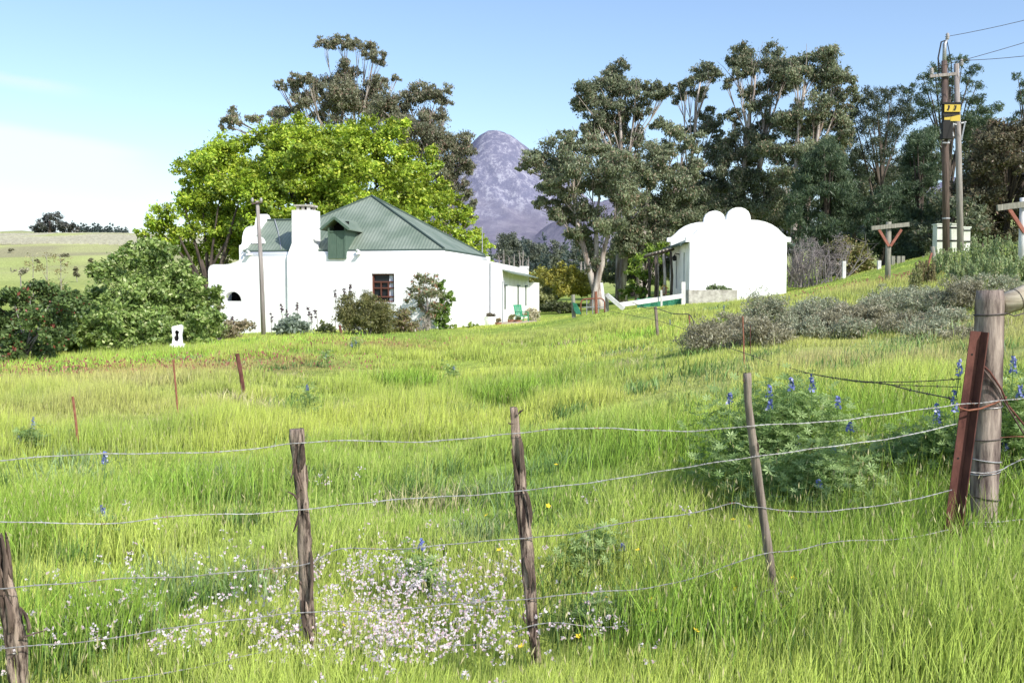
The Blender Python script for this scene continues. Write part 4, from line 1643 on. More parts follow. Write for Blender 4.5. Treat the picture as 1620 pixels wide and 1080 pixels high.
# --- tall gums behind the oaks
GR_ = 'tall gum trees'
tree('gum_tree', 'tall wispy gum tree with leaning top behind the broad oak', 'tree', 88, 540,
     [(515, 70, 11), (530, 64, 13), (548, 70, 11), (562, 74, 12), (578, 80, 13), (592, 88, 12), (599, 98, 9), (547, 118, 20), (530, 135, 22), (560, 140, 26), (585, 145, 22), (605, 135, 12), (473, 125, 12), (458, 131, 10), (440, 134, 8), (487, 126, 11), (470, 145, 10), (500, 150, 14), (480, 165, 15), (445, 175, 16), (440, 190, 16), (520, 165, 28), (555, 170, 30), (590, 175, 26), (370, 187, 15), (400, 190, 11), (355, 196, 10), (628, 124, 6)],
     EUC2, s=.205, trunkr=.32, trunks=[(560, 110), (545, 95)], group=GR_, dens=18, nsub=7, spread=.25)
tree('gum_tree', 'gum tree with layered crowns right of the broad oak before the mountain', 'tree', 84, 690,
     [(645, 155, 18), (668, 147, 20), (690, 150, 17), (700, 163, 10), (622, 165, 20), (640, 190, 28), (668, 187, 26), (690, 212, 26), (660, 220, 30), (718, 222, 22), (735, 232, 14), (700, 240, 26), (728, 262, 15), (716, 285, 17), (742, 268, 9), (735, 303, 13), (746, 325, 9), (700, 275, 22), (722, 318, 12), (738, 345, 9), (610, 190, 24)],
     EUC2, s=.205, trunkr=.36, trunks=[(672, 170), (712, 250)], group=GR_, dens=18, nsub=7, spread=.25)

# --- gum grove right of the mountain
tree('gum_tree', 'leaning gum tree with drooping crown nearest the mountain', 'tree', 67, 950,
     [(850, 255, 22), (878, 242, 28), (903, 262, 32), (868, 288, 20), (930, 240, 24), (940, 282, 32), (975, 295, 30), (893, 308, 22), (832, 265, 12), (858, 322, 13), (880, 338, 18), (925, 335, 26), (958, 350, 28), (925, 388, 24), (940, 412, 18), (985, 262, 26), (900, 220, 14), (915, 360, 18), (905, 340, 16), (1000, 310, 24)],
     EUC, s=.20, trunkr=.42, trunks=[(905, 285), (950, 300), (975, 330)], group=GR_, dens=21, spread=.35)
tree('gum_tree', 'tall pale-trunked gum tree with flat dark crown above the gate', 'tree', 76, 985,
     [(985, 130, 27), (962, 138, 24), (935, 150, 22), (920, 168, 15), (1008, 148, 20), (1038, 146, 18), (1058, 142, 12), (940, 190, 18), (983, 175, 22), (960, 200, 22), (905, 210, 9), (1008, 205, 14), (990, 228, 20), (965, 240, 18), (925, 205, 12), (1015, 175, 14), (975, 255, 22), (1010, 262, 18), (935, 225, 18), (955, 165, 20), (985, 205, 18)],
     EUCD, s=.205, trunkr=.40, trunks=[(975, 160), (990, 150)], group=GR_, dens=20, spread=.3)
tree('gum_tree', 'grey-green gum tree with forked pale trunk behind the pergola', 'tree', 72, 1012,
     [(1040, 240, 26), (1085, 225, 22), (1030, 272, 28), (1062, 285, 28), (1092, 268, 22), (1040, 325, 30), (1008, 330, 26), (1075, 325, 28), (1020, 370, 28), (1055, 365, 30), (1085, 360, 26), (1060, 205, 20), (1000, 375, 22), (985, 350, 22), (975, 395, 22), (1020, 400, 22), (1000, 290, 20)],
     EUC, s=.205, trunkr=.40, trunks=[(1035, 260), (1080, 250)], group=GR_, dens=20, spread=.45)
tree('gum_tree', 'slender gum tree with small tufted top between two taller crowns', 'tree', 82, 1095,
     [(1108, 118, 20), (1088, 138, 15), (1126, 112, 14), (1110, 146, 14), (1070, 157, 9), (1130, 205, 13), (1110, 198, 20), (1120, 245, 24), (1098, 300, 28), (1130, 300, 26), (1120, 340, 28), (1095, 345, 24), (1140, 345, 24), (1085, 130, 10), (1100, 270, 16), (1125, 172, 8)],
     EUCD, s=.21, trunkr=.30, trunks=[(1108, 130), (1100, 160)], group=GR_, dens=20, spread=.4)
tree('gum_tree', 'tallest gum tree with bare pale limbs under its high crown', 'tree', 78, 1180,
     [(1165, 92, 17), (1190, 93, 25), (1220, 103, 27), (1243, 110, 20), (1152, 132, 11), (1187, 150, 16), (1170, 115, 16), (1160, 185, 14), (1205, 168, 18), (1240, 130, 20), (1216, 135, 20), (1182, 208, 20), (1178, 245, 26), (1202, 235, 26), (1160, 280, 28), (1208, 280, 28), (1150, 320, 28), (1190, 325, 30), (1148, 255, 16), (1215, 195, 14), (1225, 320, 26)],
     EUCD, s=.205, trunkr=.38, trunks=[(1195, 120), (1225, 130)], group=GR_, dens=20, spread=.4)
tree('gum_tree', 'full-crowned gum tree with leaning pale limb behind the outbuilding', 'tree', 74, 1255,
     [(1282, 97, 24), (1310, 103, 24), (1330, 125, 18), (1300, 132, 25), (1330, 152, 20), (1290, 165, 25), (1262, 118, 20), (1268, 190, 25), (1300, 200, 25), (1250, 205, 24), (1325, 188, 22), (1230, 245, 26), (1268, 240, 25), (1338, 205, 16), (1240, 280, 26), (1320, 225, 20), (1290, 232, 22)],
     EUC, s=.205, trunkr=.42, trunks=[(1300, 150), (1275, 130)], group=GR_, dens=20, spread=.4)
# dark understorey gums behind
tree('gum_tree', 'shadowy low gum tree filling the gap behind the pergola', 'tree', 90, 1080,
     [(1040, 380, 28), (1080, 385, 28), (1110, 375, 28), (1060, 345, 26), (1100, 330, 26), (1140, 360, 26), (1030, 350, 22), (1000, 400, 22), (1150, 390, 26)],
     EUCD, s=.28, trunkr=.3, group=GR_, dens=17, spread=.6)
tree('gum_tree', 'shadowy low gum tree close behind the outbuilding gable', 'tree', 88, 1210,
     [(1180, 350, 28), (1210, 345, 28), (1240, 335, 28), (1230, 305, 26), (1200, 370, 28), (1170, 380, 28), (1240, 370, 28), (1250, 320, 26)],
     EUCD, s=.28, trunkr=.3, group=GR_, dens=17, spread=.6)

for bx, Yb, cls, lab in [
    (1130, 96, [(1115, 320, 26), (1145, 315, 26), (1165, 345, 26), (1130, 360, 28), (1100, 390, 26), (1160, 385, 26), (1135, 400, 26)], 'dim understorey gum tree between the slender and the tallest gums'),
    (1350, 92, [(1330, 250, 26), (1350, 275, 28), (1335, 300, 28), (1365, 310, 28), (1380, 285, 24), (1345, 335, 28), (1380, 345, 26), (1400, 320, 24), (1420, 300, 24)], 'dim gum tree between the dense pine and the loose pine'),
    (1430, 95, [(1420, 330, 26), (1445, 300, 26), (1465, 270, 26), (1440, 260, 24), (1430, 360, 26), (1470, 320, 26), (1480, 355, 26), (1410, 385, 26), (1450, 390, 28)], 'dim gum tree behind the dark spreading pine'),
    (1550, 88, [(1540, 210, 24), (1560, 225, 26), (1535, 250, 26), (1570, 255, 26), (1545, 285, 26), (1520, 300, 26), (1530, 340, 26), (1560, 200, 16)], 'dim gum tree behind the broad olive wattle'),
    (1000, 92, [(960, 425, 20), (985, 430, 22), (1010, 425, 22), (990, 405, 22), (1040, 430, 22), (1060, 415, 24), (1080, 430, 22)], 'low dark gum regrowth behind the pale trunks')]:
    tree('gum_tree', lab, 'tree', Yb, bx, cls, EUCD, s=.28, trunkr=.28, group=GR_, dens=17, spread=.5, bark='dark_bark')

# --- pines
def pine_clumps(px, top, base, w, n, Y, r, gap=0.0, pw=.8):
    out = []
    for i in range(n):
        f = (i + rng.random()) / n
        y = top + (base - top) * f
        hw = w * (0.12 + 0.88 * f ** pw) * (1 - .35 * max(0, f - .75) * 4 * .5)
        a = rng.uniform(-1, 1)
        out.append((P(px + hw * a, y, Y + rng.uniform(-1, 1) * w / F * Y * .8), r / F * Y * rng.uniform(.7, 1.25)))
    return out


GP = 'pines on the slope'
crown_tree('pine_tree', 'dense rounded dark pine tree right behind the outbuilding', 'tree', 62, 1310, pine_clumps(1305, 232, 400, 72, 80, 62, 17) + [(P(x, y, 62), r / F * 62) for x, y, r in [(1300, 240, 16), (1275, 275, 18), (1340, 290, 20), (1255, 340, 18), (1365, 330, 18)]], PINE, .30, .3, dens=26, hang=-.6, outw=.25, aspect=.16, nsub=9, sub=.34, group=GP, sat=2, limbs=12)
crown_tree('pine_tree', 'loose grey-green pine tree between gum grove and utility poles', 'tree', 80, 1395, [(P(x, y, 80 + rng.uniform(-2, 2)), r / F * 80) for x, y, r in
           [(1365, 160, 16), (1385, 150, 18), (1410, 148, 16), (1380, 180, 22), (1410, 178, 22), (1350, 185, 16), (1365, 205, 22), (1395, 210, 24), (1425, 205, 20), (1350, 235, 20), (1380, 240, 24), (1415, 240, 22), (1435, 180, 16), (1360, 270, 18), (1400, 275, 20), (1340, 215, 14), (1430, 160, 12), (1425, 265, 14)]], PINE2, .30, .25, dens=22, hang=-.4, outw=.25, aspect=.18, nsub=9, sub=.33, trunk_top=.85, group=GP, sat=2, limbs=12)
crown_tree('pine_tree', 'tall dark pine tree standing behind the twin utility poles', 'tree', 84, 1500, [(P(x, y, 84 + rng.uniform(-2.5, 2.5)), r / F * 84) for x, y, r in
           [(1478, 105, 11), (1500, 102, 14), (1522, 100, 12), (1538, 112, 13), (1460, 122, 10), (1485, 125, 18), (1515, 125, 18), (1545, 135, 12), (1470, 140, 14), (1500, 150, 20), (1530, 155, 18), (1455, 155, 14), (1550, 160, 10), (1475, 170, 20), (1510, 180, 22), (1540, 180, 18), (1450, 185, 16), (1490, 205, 24), (1525, 205, 24), (1460, 210, 20), (1560, 175, 14), (1580, 170, 12), (1555, 190, 16), (1445, 140, 12), (1430, 145, 10)]], PINE, .32, .3, dens=22, hang=-.4, outw=.25, aspect=.18, nsub=9, sub=.33, trunk_top=.88, group=GP, sat=2, limbs=12)
crown_tree('pine_tree', 'dark spreading pine tree left of the twin utility poles', 'tree', 64, 1455, pine_clumps(1455, 215, 392, 55, 62, 64, 16), PINE, .30, .25, dens=24, hang=-.5, outw=.25, aspect=.17, nsub=9, sub=.34, group=GP, sat=2, limbs=12)
crown_tree('pine_tree', 'shaded low pine tree behind the red-braced tee post', 'tree', 60, 1400, pine_clumps(1405, 300, 410, 45, 40, 60, 15), PINE, .30, .2, dens=24, hang=-.4, outw=.25, aspect=.17, nsub=9, sub=.34, group=GP, sat=2, limbs=12)
crown_tree('pine_tree', 'dark upright pine tree at the right edge against the sky', 'tree', 78, 1628, [(P(x, y, 78 + rng.uniform(-1.5, 1.5)), r / F * 78) for x, y, r in
           [(1610, 120, 7), (1618, 132, 9), (1632, 128, 12), (1650, 140, 14), (1612, 150, 10), (1625, 160, 14), (1645, 165, 18), (1612, 182, 10), (1630, 195, 18), (1660, 195, 20), (1600, 190, 8), (1620, 215, 18), (1650, 225, 22)]], PINE, .30, .25, dens=22, hang=-.4, outw=.25, aspect=.18, nsub=9, sub=.33, trunk_top=.9, group=GP, sat=2, limbs=12)

# --- round wattles on the right
WAT = [(.075, .075, .045), (.22, .20, .11), (.25, .17, .11)]
cl = ell_clumps(1600, 290, 75, 95, 44, 26, 57, depth=3.2, lower=-.9) + [(P(x, y, 56), r / F * 56) for x, y, r in [(1560, 225, 22), (1590, 203, 22), (1625, 198, 24), (1550, 270, 22), (1545, 320, 22), (1575, 300, 26), (1610, 250, 26), (1615, 330, 26), (1560, 360, 22), (1600, 375, 24)]]
crown_tree('wattle_tree', 'broad olive brown wattle tree right of the twin utility poles', 'tree', 57, 1590, cl, WAT, .20, .22, dens=17, outw=.4, nsub=9, sub=.3, hang=.4, aspect=.4)
cl = ell_clumps(1720, 290, 70, 110, 30, 28, 58, depth=3, lower=-.9)
crown_tree('wattle_tree', 'olive wattle tree cut by the right edge of the view', 'tree', 58, 1720, cl, WAT, .22, .22, dens=15, outw=.4, nsub=9, sub=.3, hang=.4, aspect=.4)
cl = ell_clumps(1500, 350, 48, 42, 22, 20, 56, depth=2.5, lower=-.9)
crown_tree('wattle_tree', 'low brownish wattle tree behind the pale cabinets', 'tree', 56, 1500, cl, EUCD, .22, .15, dens=15, outw=.4, nsub=9, sub=.3, hang=.4, aspect=.4)

# --- hilltop grove beyond the vineyard
HG = [(.05, .06, .06), (.15, .16, .14), (.18, .15, .13)]
cl = [(P(x, y, 430 + rng.uniform(-4, 4)), r / F * 430) for x, y, r in [(75, 343, 10), (88, 347, 12), (65, 355, 11), (82, 360, 13), (98, 355, 10), (55, 362, 8), (70, 366, 9), (100, 365, 9)]]
crown_tree('hilltop_tree', 'large rounded dark tree on the hilltop beyond the vineyard', 'tree', 430, 80, cl, HG, .8, .7, dens=17, nsub=9)
cl = [(P(x, y, 432 + rng.uniform(-3, 3)), r / F * 432) for x, y, r in [(110, 357, 8), (116, 362, 8), (108, 366, 8), (120, 367, 6)]]
crown_tree('hilltop_tree', 'smaller dark tree hugging the large hilltop tree', 'tree', 432, 112, cl, HG, .8, .4, dens=17, nsub=8)
HGP = [(.05, .075, .075), (.12, .16, .15), (.14, .17, .15)]
p0 = None
for i in range(26):
    px = 122 + i * 3.25 + rng.uniform(-.8, .8)
    Y = 436 + rng.uniform(-3, 3)
    if p0 is None:
        b = PG(px, Y)
        hh = 4.0
        cl = [(Vector((b.x + rng.uniform(-.5, .5), b.y + rng.uniform(-.5, .5), b.z + hh * f)), .95 * (1.15 - f * .8)) for f in (.2, .35, .5, .65, .8, .95)]
        p0 = crown_tree('hilltop_pine', 'small blue-green pine in the row along the hilltop', 'tree', Y, px, cl, HGP, .6, .12, dens=14, nsub=6, group='pines in a row on the hilltop')
        pb = p0.location.copy()
        o = p0
    else:
        o = copy_tree(p0)
    g = PG(px, Y)
    g.z -= .1
    o.location = g
    k_ = rng.uniform(.6, 1.15) * (1.0 if i < 18 else .75)
    o.scale = (k_ * 1.1, k_ * 1.1, k_)
    o.rotation_euler = (0, 0, rng.uniform(0, 6.28))

# vineyard rows on the far hillside: trellised vines nobody could count
m = MB()
rows = []
for i in range(52):
    x = -262 + i * 3.1
    pts = []
    for j in range(7):
        y = 322 + j * 15
        pts.append((x + j * 1.6, y, H(x + j * 1.6, y)))
    for (a, b2) in zip(pts[:-1], pts[1:]):
        m.add([(a[0] - .1, a[1], a[2] - .2), (a[0] + .1, a[1], a[2] - .2), (a[0] + .08, a[1], a[2] + .7), (a[0] - .08, a[1], a[2] + .7),
               (b2[0] - .1, b2[1], b2[2] - .2), (b2[0] + .1, b2[1], b2[2] - .2), (b2[0] + .08, b2[1], b2[2] + .7), (b2[0] - .08, b2[1], b2[2] + .7)],
              [(0, 1, 2, 3), (4, 7, 6, 5), (1, 5, 6, 2), (0, 3, 7, 4), (3, 2, 6, 7)])
vm = solid('vine_rows', (.36, .34, .27), (.50, .48, .38), .5, .95)
tag(m.build('vineyard', vm), kind='stuff')

# far wood across the valley
cl = []
cl2 = []
for i in range(190):
    px = rng.uniform(760, 1420)
    Y = rng.uniform(320, 390)
    g = PG(px, Y)
    hh = rng.uniform(6, 13) * (1.15 if px < 960 else 1)
    if i % 3:
        for f in (.12, .3, .5, .68, .85, .97):
            cl.append((g + Vector((rng.uniform(-.5, .5), 0, hh * f)), hh * .2 * (1.2 - f)))
    else:
        for q in range(5):
            cl2.append((g + Vector((rng.uniform(-2.5, 2.5), rng.uniform(-2, 2), hh * rng.uniform(.25, .85))), hh * .2))
V1, C1 = clump_leaves([(tuple(a), r) for a, r in cl], .75, 11, 6, 1.2, .4, -.3, .4, .5, [(.045, .07, .065), (.13, .17, .14)])  # bluish leaf colours carry a painted distance haze
V2, C2 = clump_leaves([(tuple(a), r) for a, r in cl2], .75, 12, 6, .8, .35, 0, .4, .6, [(.09, .11, .09), (.24, .26, .18)], tint=.35)
fw = leaf_object('far_woods', np.concatenate([V1, V2]), np.concatenate([C1, C2]), None, (0, 0, 0))
tag(fw, kind='stuff')
# bare grey trunks before the wood
for i, px in enumerate([790, 797, 806, 814, 822, 827, 835, 919, 926]):
    Y = 300 + rng.uniform(-6, 6) if px < 900 else 240
    b = PG(px, Y)
    hh = rng.uniform(5, 8)
    m = MB()
    m.tube([b, b + Vector((rng.uniform(-.2, .2), 0, hh * .5)), b + Vector((rng.uniform(-.4, .4), 0, hh))], [.28, .2, .07], 5)
    for q in range(5):
        z = hh * rng.uniform(.35, .9)
        m.tube([b + Vector((0, 0, z)), b + Vector((rng.uniform(-.9, .9), rng.uniform(-.5, .5), z + rng.uniform(.6, 1.4)))], [.08, .03], 4)
    o = m.build('dead_tree', M['twig'], None, b)
    if px > 900:
        tag(o, 'bare pale trunk on the far meadow edge before dark woods', 'dead tree', 'bare trunks on the meadow')
    else:
        tag(o, 'bare grey dead tree before the distant woods beyond the extension', 'dead tree', 'bare grey trees in the valley')
# ------------------------------------------------------------------ shrubs
SHR = [(.10, .18, .04), (.38, .50, .14), (.52, .58, .26)]
DRK = [(.045, .08, .028), (.20, .29, .085), (.28, .085, .055)]
OLV = [(.09, .10, .035), (.25, .245, .09), (.3, .27, .10)]
GRY = [(.20, .22, .13), (.50, .53, .36), (.46, .38, .26)]
BRN = [(.21, .19, .11), (.45, .43, .28), (.52, .49, .36)]
LUP = [(.17, .28, .08), (.42, .55, .22), (.28, .40, .2)]

# large pale-leaved shrub beside the house
cl = []
Y = 36
for x, y, r in [(215, 410, 24), (240, 398, 22), (190, 420, 24), (260, 420, 28), (225, 435, 30), (285, 440, 28), (170, 440, 26), (200, 465, 32), (245, 470, 32), (295, 470, 28), (150, 470, 26), (130, 495, 28), (175, 500, 32), (220, 510, 32), (265, 510, 30), (305, 500, 26), (325, 475, 20), (320, 520, 22), (120, 525, 28), (160, 535, 28), (205, 540, 28), (245, 540, 24), (140, 555, 22), (285, 535, 18), (335, 500, 15), (340, 460, 10), (305, 445, 16), (175, 560, 18), (95, 545, 24), (270, 400, 14), (205, 395, 12), (230, 388, 14), (252, 392, 14), (180, 520, 26), (230, 530, 26), (265, 540, 22), (300, 530, 22), (215, 560, 20), (190, 570, 16), (150, 575, 16), (250, 560, 18), (285, 550, 16), (120, 550, 24), (100, 565, 18), (240, 490, 30), (200, 485, 28), (315, 540, 16)]:
    cl.append((P(x, y, Y + rng.uniform(-2.2, 1.2)), r / F * Y))
cl += [(P(x, y, 33.4 + rng.uniform(-.6, .6)), r / F * 34) for x, y, r in [(120, 520, 24), (150, 528, 24), (180, 515, 26), (205, 525, 24), (232, 515, 26), (258, 522, 22), (225, 495, 24), (190, 490, 26), (100, 535, 20), (240, 540, 18), (170, 545, 18), (300, 520, 18), (320, 505, 16)]]
crown_tree('leafy_shrub', 'large pale-leaved shrub mounding up left of the farmhouse', 'shrub', Y, 225, cl, SHR, .15, .09, bark='twig', dens=17, outw=.5, nsub=9, sub=.32, partname='foliage', trunk_top=.4, sat=4, limbs=7)
cl = []
Y = 31
for x, y, r in [(20, 470, 24), (50, 465, 26), (85, 470, 24), (110, 480, 20), (15, 505, 28), (55, 505, 28), (95, 505, 24), (20, 545, 28), (60, 545, 28), (90, 530, 20), (30, 568, 18), (-20, 490, 28), (-20, 540, 28), (-5, 570, 18), (70, 565, 14), (120, 490, 16)]:
    cl.append((P(x, y, Y + rng.uniform(-1.8, 1)), r / F * Y))
crown_tree('coral_shrub', 'dark green shrub dotted with reddish flowers at the left edge', 'shrub', Y, 40, cl, DRK, .13, .07, bark='twig', dens=15, outw=.45, nsub=9, sub=.32, partname='foliage', trunk_top=.4, sat=4, limbs=7)
bush('brown_shrub', 'brown bare shrub behind the dark flowering shrub', 'shrub', 35, 47, 62, 418, BRN, .14, n=12, dens=9)
bush('brown_shrub', 'small yellow-brown shrub beside the bare brown one', 'shrub', 78, 46, 50, 436, [(.2, .19, .06), (.38, .34, .13)], .14, n=9, dens=8)
for px, y in ((48, 402), (70, 398), (92, 405)):
    b = PG(px, 43)
    tp = P(px + 4, y, 43)
    m = MB()
    m.tube([b, (b + tp) / 2 + Vector((.05, 0, 0)), tp], [.03, .022, .008], 5)
    for q in range(9):
        f = rng.uniform(.45, .95)
        a = b.lerp(tp, f)
        m.tube([a, a + Vector((rng.uniform(-.35, .35), rng.uniform(-.3, .3), rng.uniform(.15, .5)))], [.01, .004], 4)
    rt = thing('sapling', 'thin nearly bare sapling above the dark shrubs', 'sapling', b, 0, 'bare saplings')
    m.build('stem', M['twig'], rt, b)
    V, C = clump_leaves([(tuple(b.lerp(tp, f) + Vector((rng.uniform(-.2, .2), 0, 0))), .3) for f in (.5, .7, .85, .95)], .10, 3, 5, .9, .5, 0, .3, .5, [(.28, .24, .10), (.40, .36, .16)])
    leaf_object('foliage', V, C, rt, b)
for px, yy, Y, wp, tp_ in [(104, 404, 250, 20, 399), (146, 411, 230, 12, 406), (60, 414, 225, 10, 409), (20, 396, 280, 12, 392), (122, 428, 150, 16, 420)]:
    bush('hillside_bush', 'small dull bush dotted on the green hillside beyond', 'bush', px, Y, wp, tp_, [(.13, .13, .08), (.28, .26, .15)], .5, n=7, dens=9, twigs=2, group='bushes dotted on the far hillside')
# around the front of the farmhouse
bush('straw_shrub', 'straw-coloured dry shrub at the foot of the yard wall', 'shrub', 375, 39, 62, 496, [(.2, .2, .09), (.45, .36, .24), (.5, .42, .28)], .12, n=14, dens=8)
bush('straw_shrub', 'sparse green-brown shrub climbing the yard wall edge', 'shrub', 346, 38, 40, 452, [(.14, .17, .07), (.33, .33, .16)], .13, n=12, dens=7)
bush('silver_shrub', 'silvery large-leaved artichoke shrub right of the telephone pole', 'shrub', 466, 39.5, 78, 494, [(.16, .21, .15), (.36, .42, .33)], .19, n=16, dens=10)
bush('low_shrub', 'low green shrub between silvery shrub and dark mound', 'shrub', 516, 39.5, 40, 507, [(.13, .17, .05), (.3, .33, .13)], .12, n=9, dens=10)
bush('round_shrub', 'dark olive rounded shrub mounding before the front window', 'shrub', 578, 38, 112, 448, OLV, .10, n=46, dens=11, rk=.3, sub=.36, aspect=.3, outw=.3, hang=-.4)
bush('olive_shrub', 'loose olive shrub spreading under the front window', 'shrub', 642, 39, 56, 486, [(.14, .14, .05), (.34, .31, .13), (.4, .24, .2)], .11, n=18, dens=9, aspect=.35)
cl = []
for x, y, r in [(672, 442, 14), (685, 448, 14), (660, 452, 14), (675, 465, 18), (695, 465, 14), (655, 470, 12), (690, 485, 14), (665, 485, 14), (680, 500, 12), (650, 460, 8)]:
    cl.append((P(x, y, 41.2 + rng.uniform(-.4, .4)), r / F * 41))
crown_tree('candelabra_shrub', 'tall reddish and silver-leaved shrub right of the front window', 'shrub', 41.2, 676, cl, [(.16, .20, .09), (.42, .42, .26), (.42, .19, .12)], .17, .07, bark='twig', dens=15, outw=.2, nsub=6, aspect=.3, partname='foliage', sat=2)
cl = []
for x, y, r in [(698, 455, 10), (703, 470, 11), (712, 466, 9), (698, 490, 14), (702, 505, 14), (696, 515, 12), (706, 485, 10), (690, 500, 10), (716, 473, 6)]:
    cl.append((P(x, y, 41.6), r / F * 41.6))
crown_tree('climber', 'bright green leafy climber against the white front wall', 'climber', 41.6, 700, cl, [(.09, .17, .03), (.30, .42, .09)], .12, .04, bark='twig', dens=18, outw=.4, nsub=6, partname='foliage')
bush('dry_shrub', 'pale dry grassy clump below the reddish shrub', 'shrub', 668, 40.4, 40, 498, [(.3, .26, .2), (.5, .45, .38)], .12, n=10, dens=8, aspect=.2, hang=-1)
for px, hpx, Y in ((716, 508, 42.4), (741, 507, 43), (752, 512, 44)):
    bush('wall_plant', 'small fresh green plant at the foot of the white wall', 'plant', px, Y, 18, hpx, [(.17, .25, .04), (.4, .5, .12)], .10, n=7, dens=10, group='fresh plants along the wall')
m = MB()
b = P(657, 521, 39.6)
m.bar(b + Vector((0, 0, -.2)), P(655.5, 508, 39.6), .10, .08, up=(0, 1, 0))
simple('garden_peg', 'short white peg in the grass before the dry clump', 'peg', m, 'white_wood', b)
bush('flowering_bush', 'cream-flowered bush at the far corner of the extension', 'shrub', 843, 55, 34, 484, [(.45, .42, .26), (.8, .74, .56), (.3, .35, .12)], .13, n=14, dens=10)
# tall flower spikes before the wall
for i, (px, y0) in enumerate([(362, 505), (371, 500), (428, 496), (445, 482), (452, 490), (468, 478), (486, 487), (492, 496), (503, 490), (530, 458), (545, 455), (551, 450)]):
    Y = 40.3
    b = PG(px, Y)
    tp = P(px + rng.uniform(-4, 4), y0, Y)
    rt = thing('flower_spike', 'thin dark flower spike silhouetted against the white wall', 'plant', b, 0, 'flower spikes along the house wall')
    m = MB()
    m.tube([b, (b + tp) / 2 + Vector((.03, 0, 0)), tp], [.014, .012, .008], 4)
    m.build('stem', M['twig'], rt, b)
    V, C = clump_leaves([(tuple(tp - Vector((0, 0, .05 + .11 * q))), .07) for q in range(3)], .07, 14, 4, 1.2, .5, 0, .3, .5, [(.07, .04, .06), (.17, .11, .13)])
    leaf_object('flower_head', V, C, rt, b)

# valley shrubs between the buildings
cl = ell_clumps(880, 456, 56, 26, 34, 19, 78, depth=3, lower=-.3)
crown_tree('golden_wattle', 'yellow-tinged rounded wattle bush in the valley between the buildings', 'shrub', 78, 875, cl, [(.22, .23, .05), (.52, .49, .10), (.62, .54, .08)], .22, .12, dens=15, partname='foliage')
cl = ell_clumps(848, 472, 26, 18, 14, 15, 70, depth=2.5, lower=-.3)
crown_tree('valley_shrub', 'dark olive bush just beyond the end of the extension', 'shrub', 70, 848, cl, [(.10, .12, .045), (.30, .31, .11)], .2, .1, dens=15, partname='foliage')
cl = ell_clumps(880, 488, 24, 9, 10, 10, 66, depth=2, lower=-.3)
crown_tree('valley_shrub', 'low shaded bush behind the netted gate post', 'shrub', 66, 890, cl, [(.05, .065, .03), (.15, .17, .07)], .18, .08, dens=15, partname='foliage')
# by the outbuilding
cl = [(P(x, y, 56 + rng.uniform(-.8, .8)), r / F * 56) for x, y, r in [(1028, 395, 14), (1045, 390, 12), (1015, 410, 14), (1035, 415, 15), (1005, 430, 14), (1025, 438, 15), (1000, 455, 15), (1020, 462, 14), (1045, 450, 12), (985, 465, 10), (1055, 400, 9)]]
crown_tree('leafy_tree', 'small fresh green tree behind the pergola', 'tree', 56, 1020, cl, [(.08, .15, .02), (.28, .40, .05), (.36, .44, .1)], .18, .1, dens=16)
bush('planter_bush', 'rounded grey-green bush growing in the concrete planter', 'shrub', 1136, 46.4, 46, 447, [(.13, .18, .08), (.33, .40, .2)], .12, n=14, dens=12, base_z=P(1136, 463, 46.4).z)
# bare grey bush and yellow-green bush right of the outbuilding
b = PG(1290, 53)
rt = thing('bare_shrub', 'grey leafless twiggy bush right of the outbuilding', 'shrub', b)
m = MB()
for i in range(60):
    a = b + Vector((rng.uniform(-1.4, 1.4), rng.uniform(-.8, .8), -.1))
    d = Vector((rng.normal(0, .8), rng.normal(0, .6), rng.uniform(1.3, 2.6)))
    p2 = a + d * .5 + Vector((rng.uniform(-.2, .2), 0, .15))
    e = a + d
    m.tube([a, p2, e], [.035, .022, .007], 4, caps=False)
    for q in range(7):
        s0 = a.lerp(e, rng.uniform(.3, .95))
        m.tube([s0, s0 + Vector((rng.normal(0, .35), rng.normal(0, .3), rng.uniform(-.1, .5)))], [.011, .004], 3, caps=False)
m.build('stem', M['twig'], rt, b, fixn=False)
V, C = clump_leaves([(tuple(b + Vector((rng.uniform(-1.5, 1.5), rng.uniform(-.6, .6), rng.uniform(.4, 2.3)))), .5) for _ in range(16)], .10, 4, 6, .8, .5, 0, .3, .25, [(.27, .22, .21), (.42, .36, .35)])
leaf_object('twigs', V, C, rt, b)
bush('yellow_green_shrub', 'yellow-green rounded bush right of the leafless grey bush', 'shrub', 1338, 56, 92, 362, [(.12, .13, .04), (.30, .29, .10), (.34, .24, .13)], .17, n=26, dens=12)
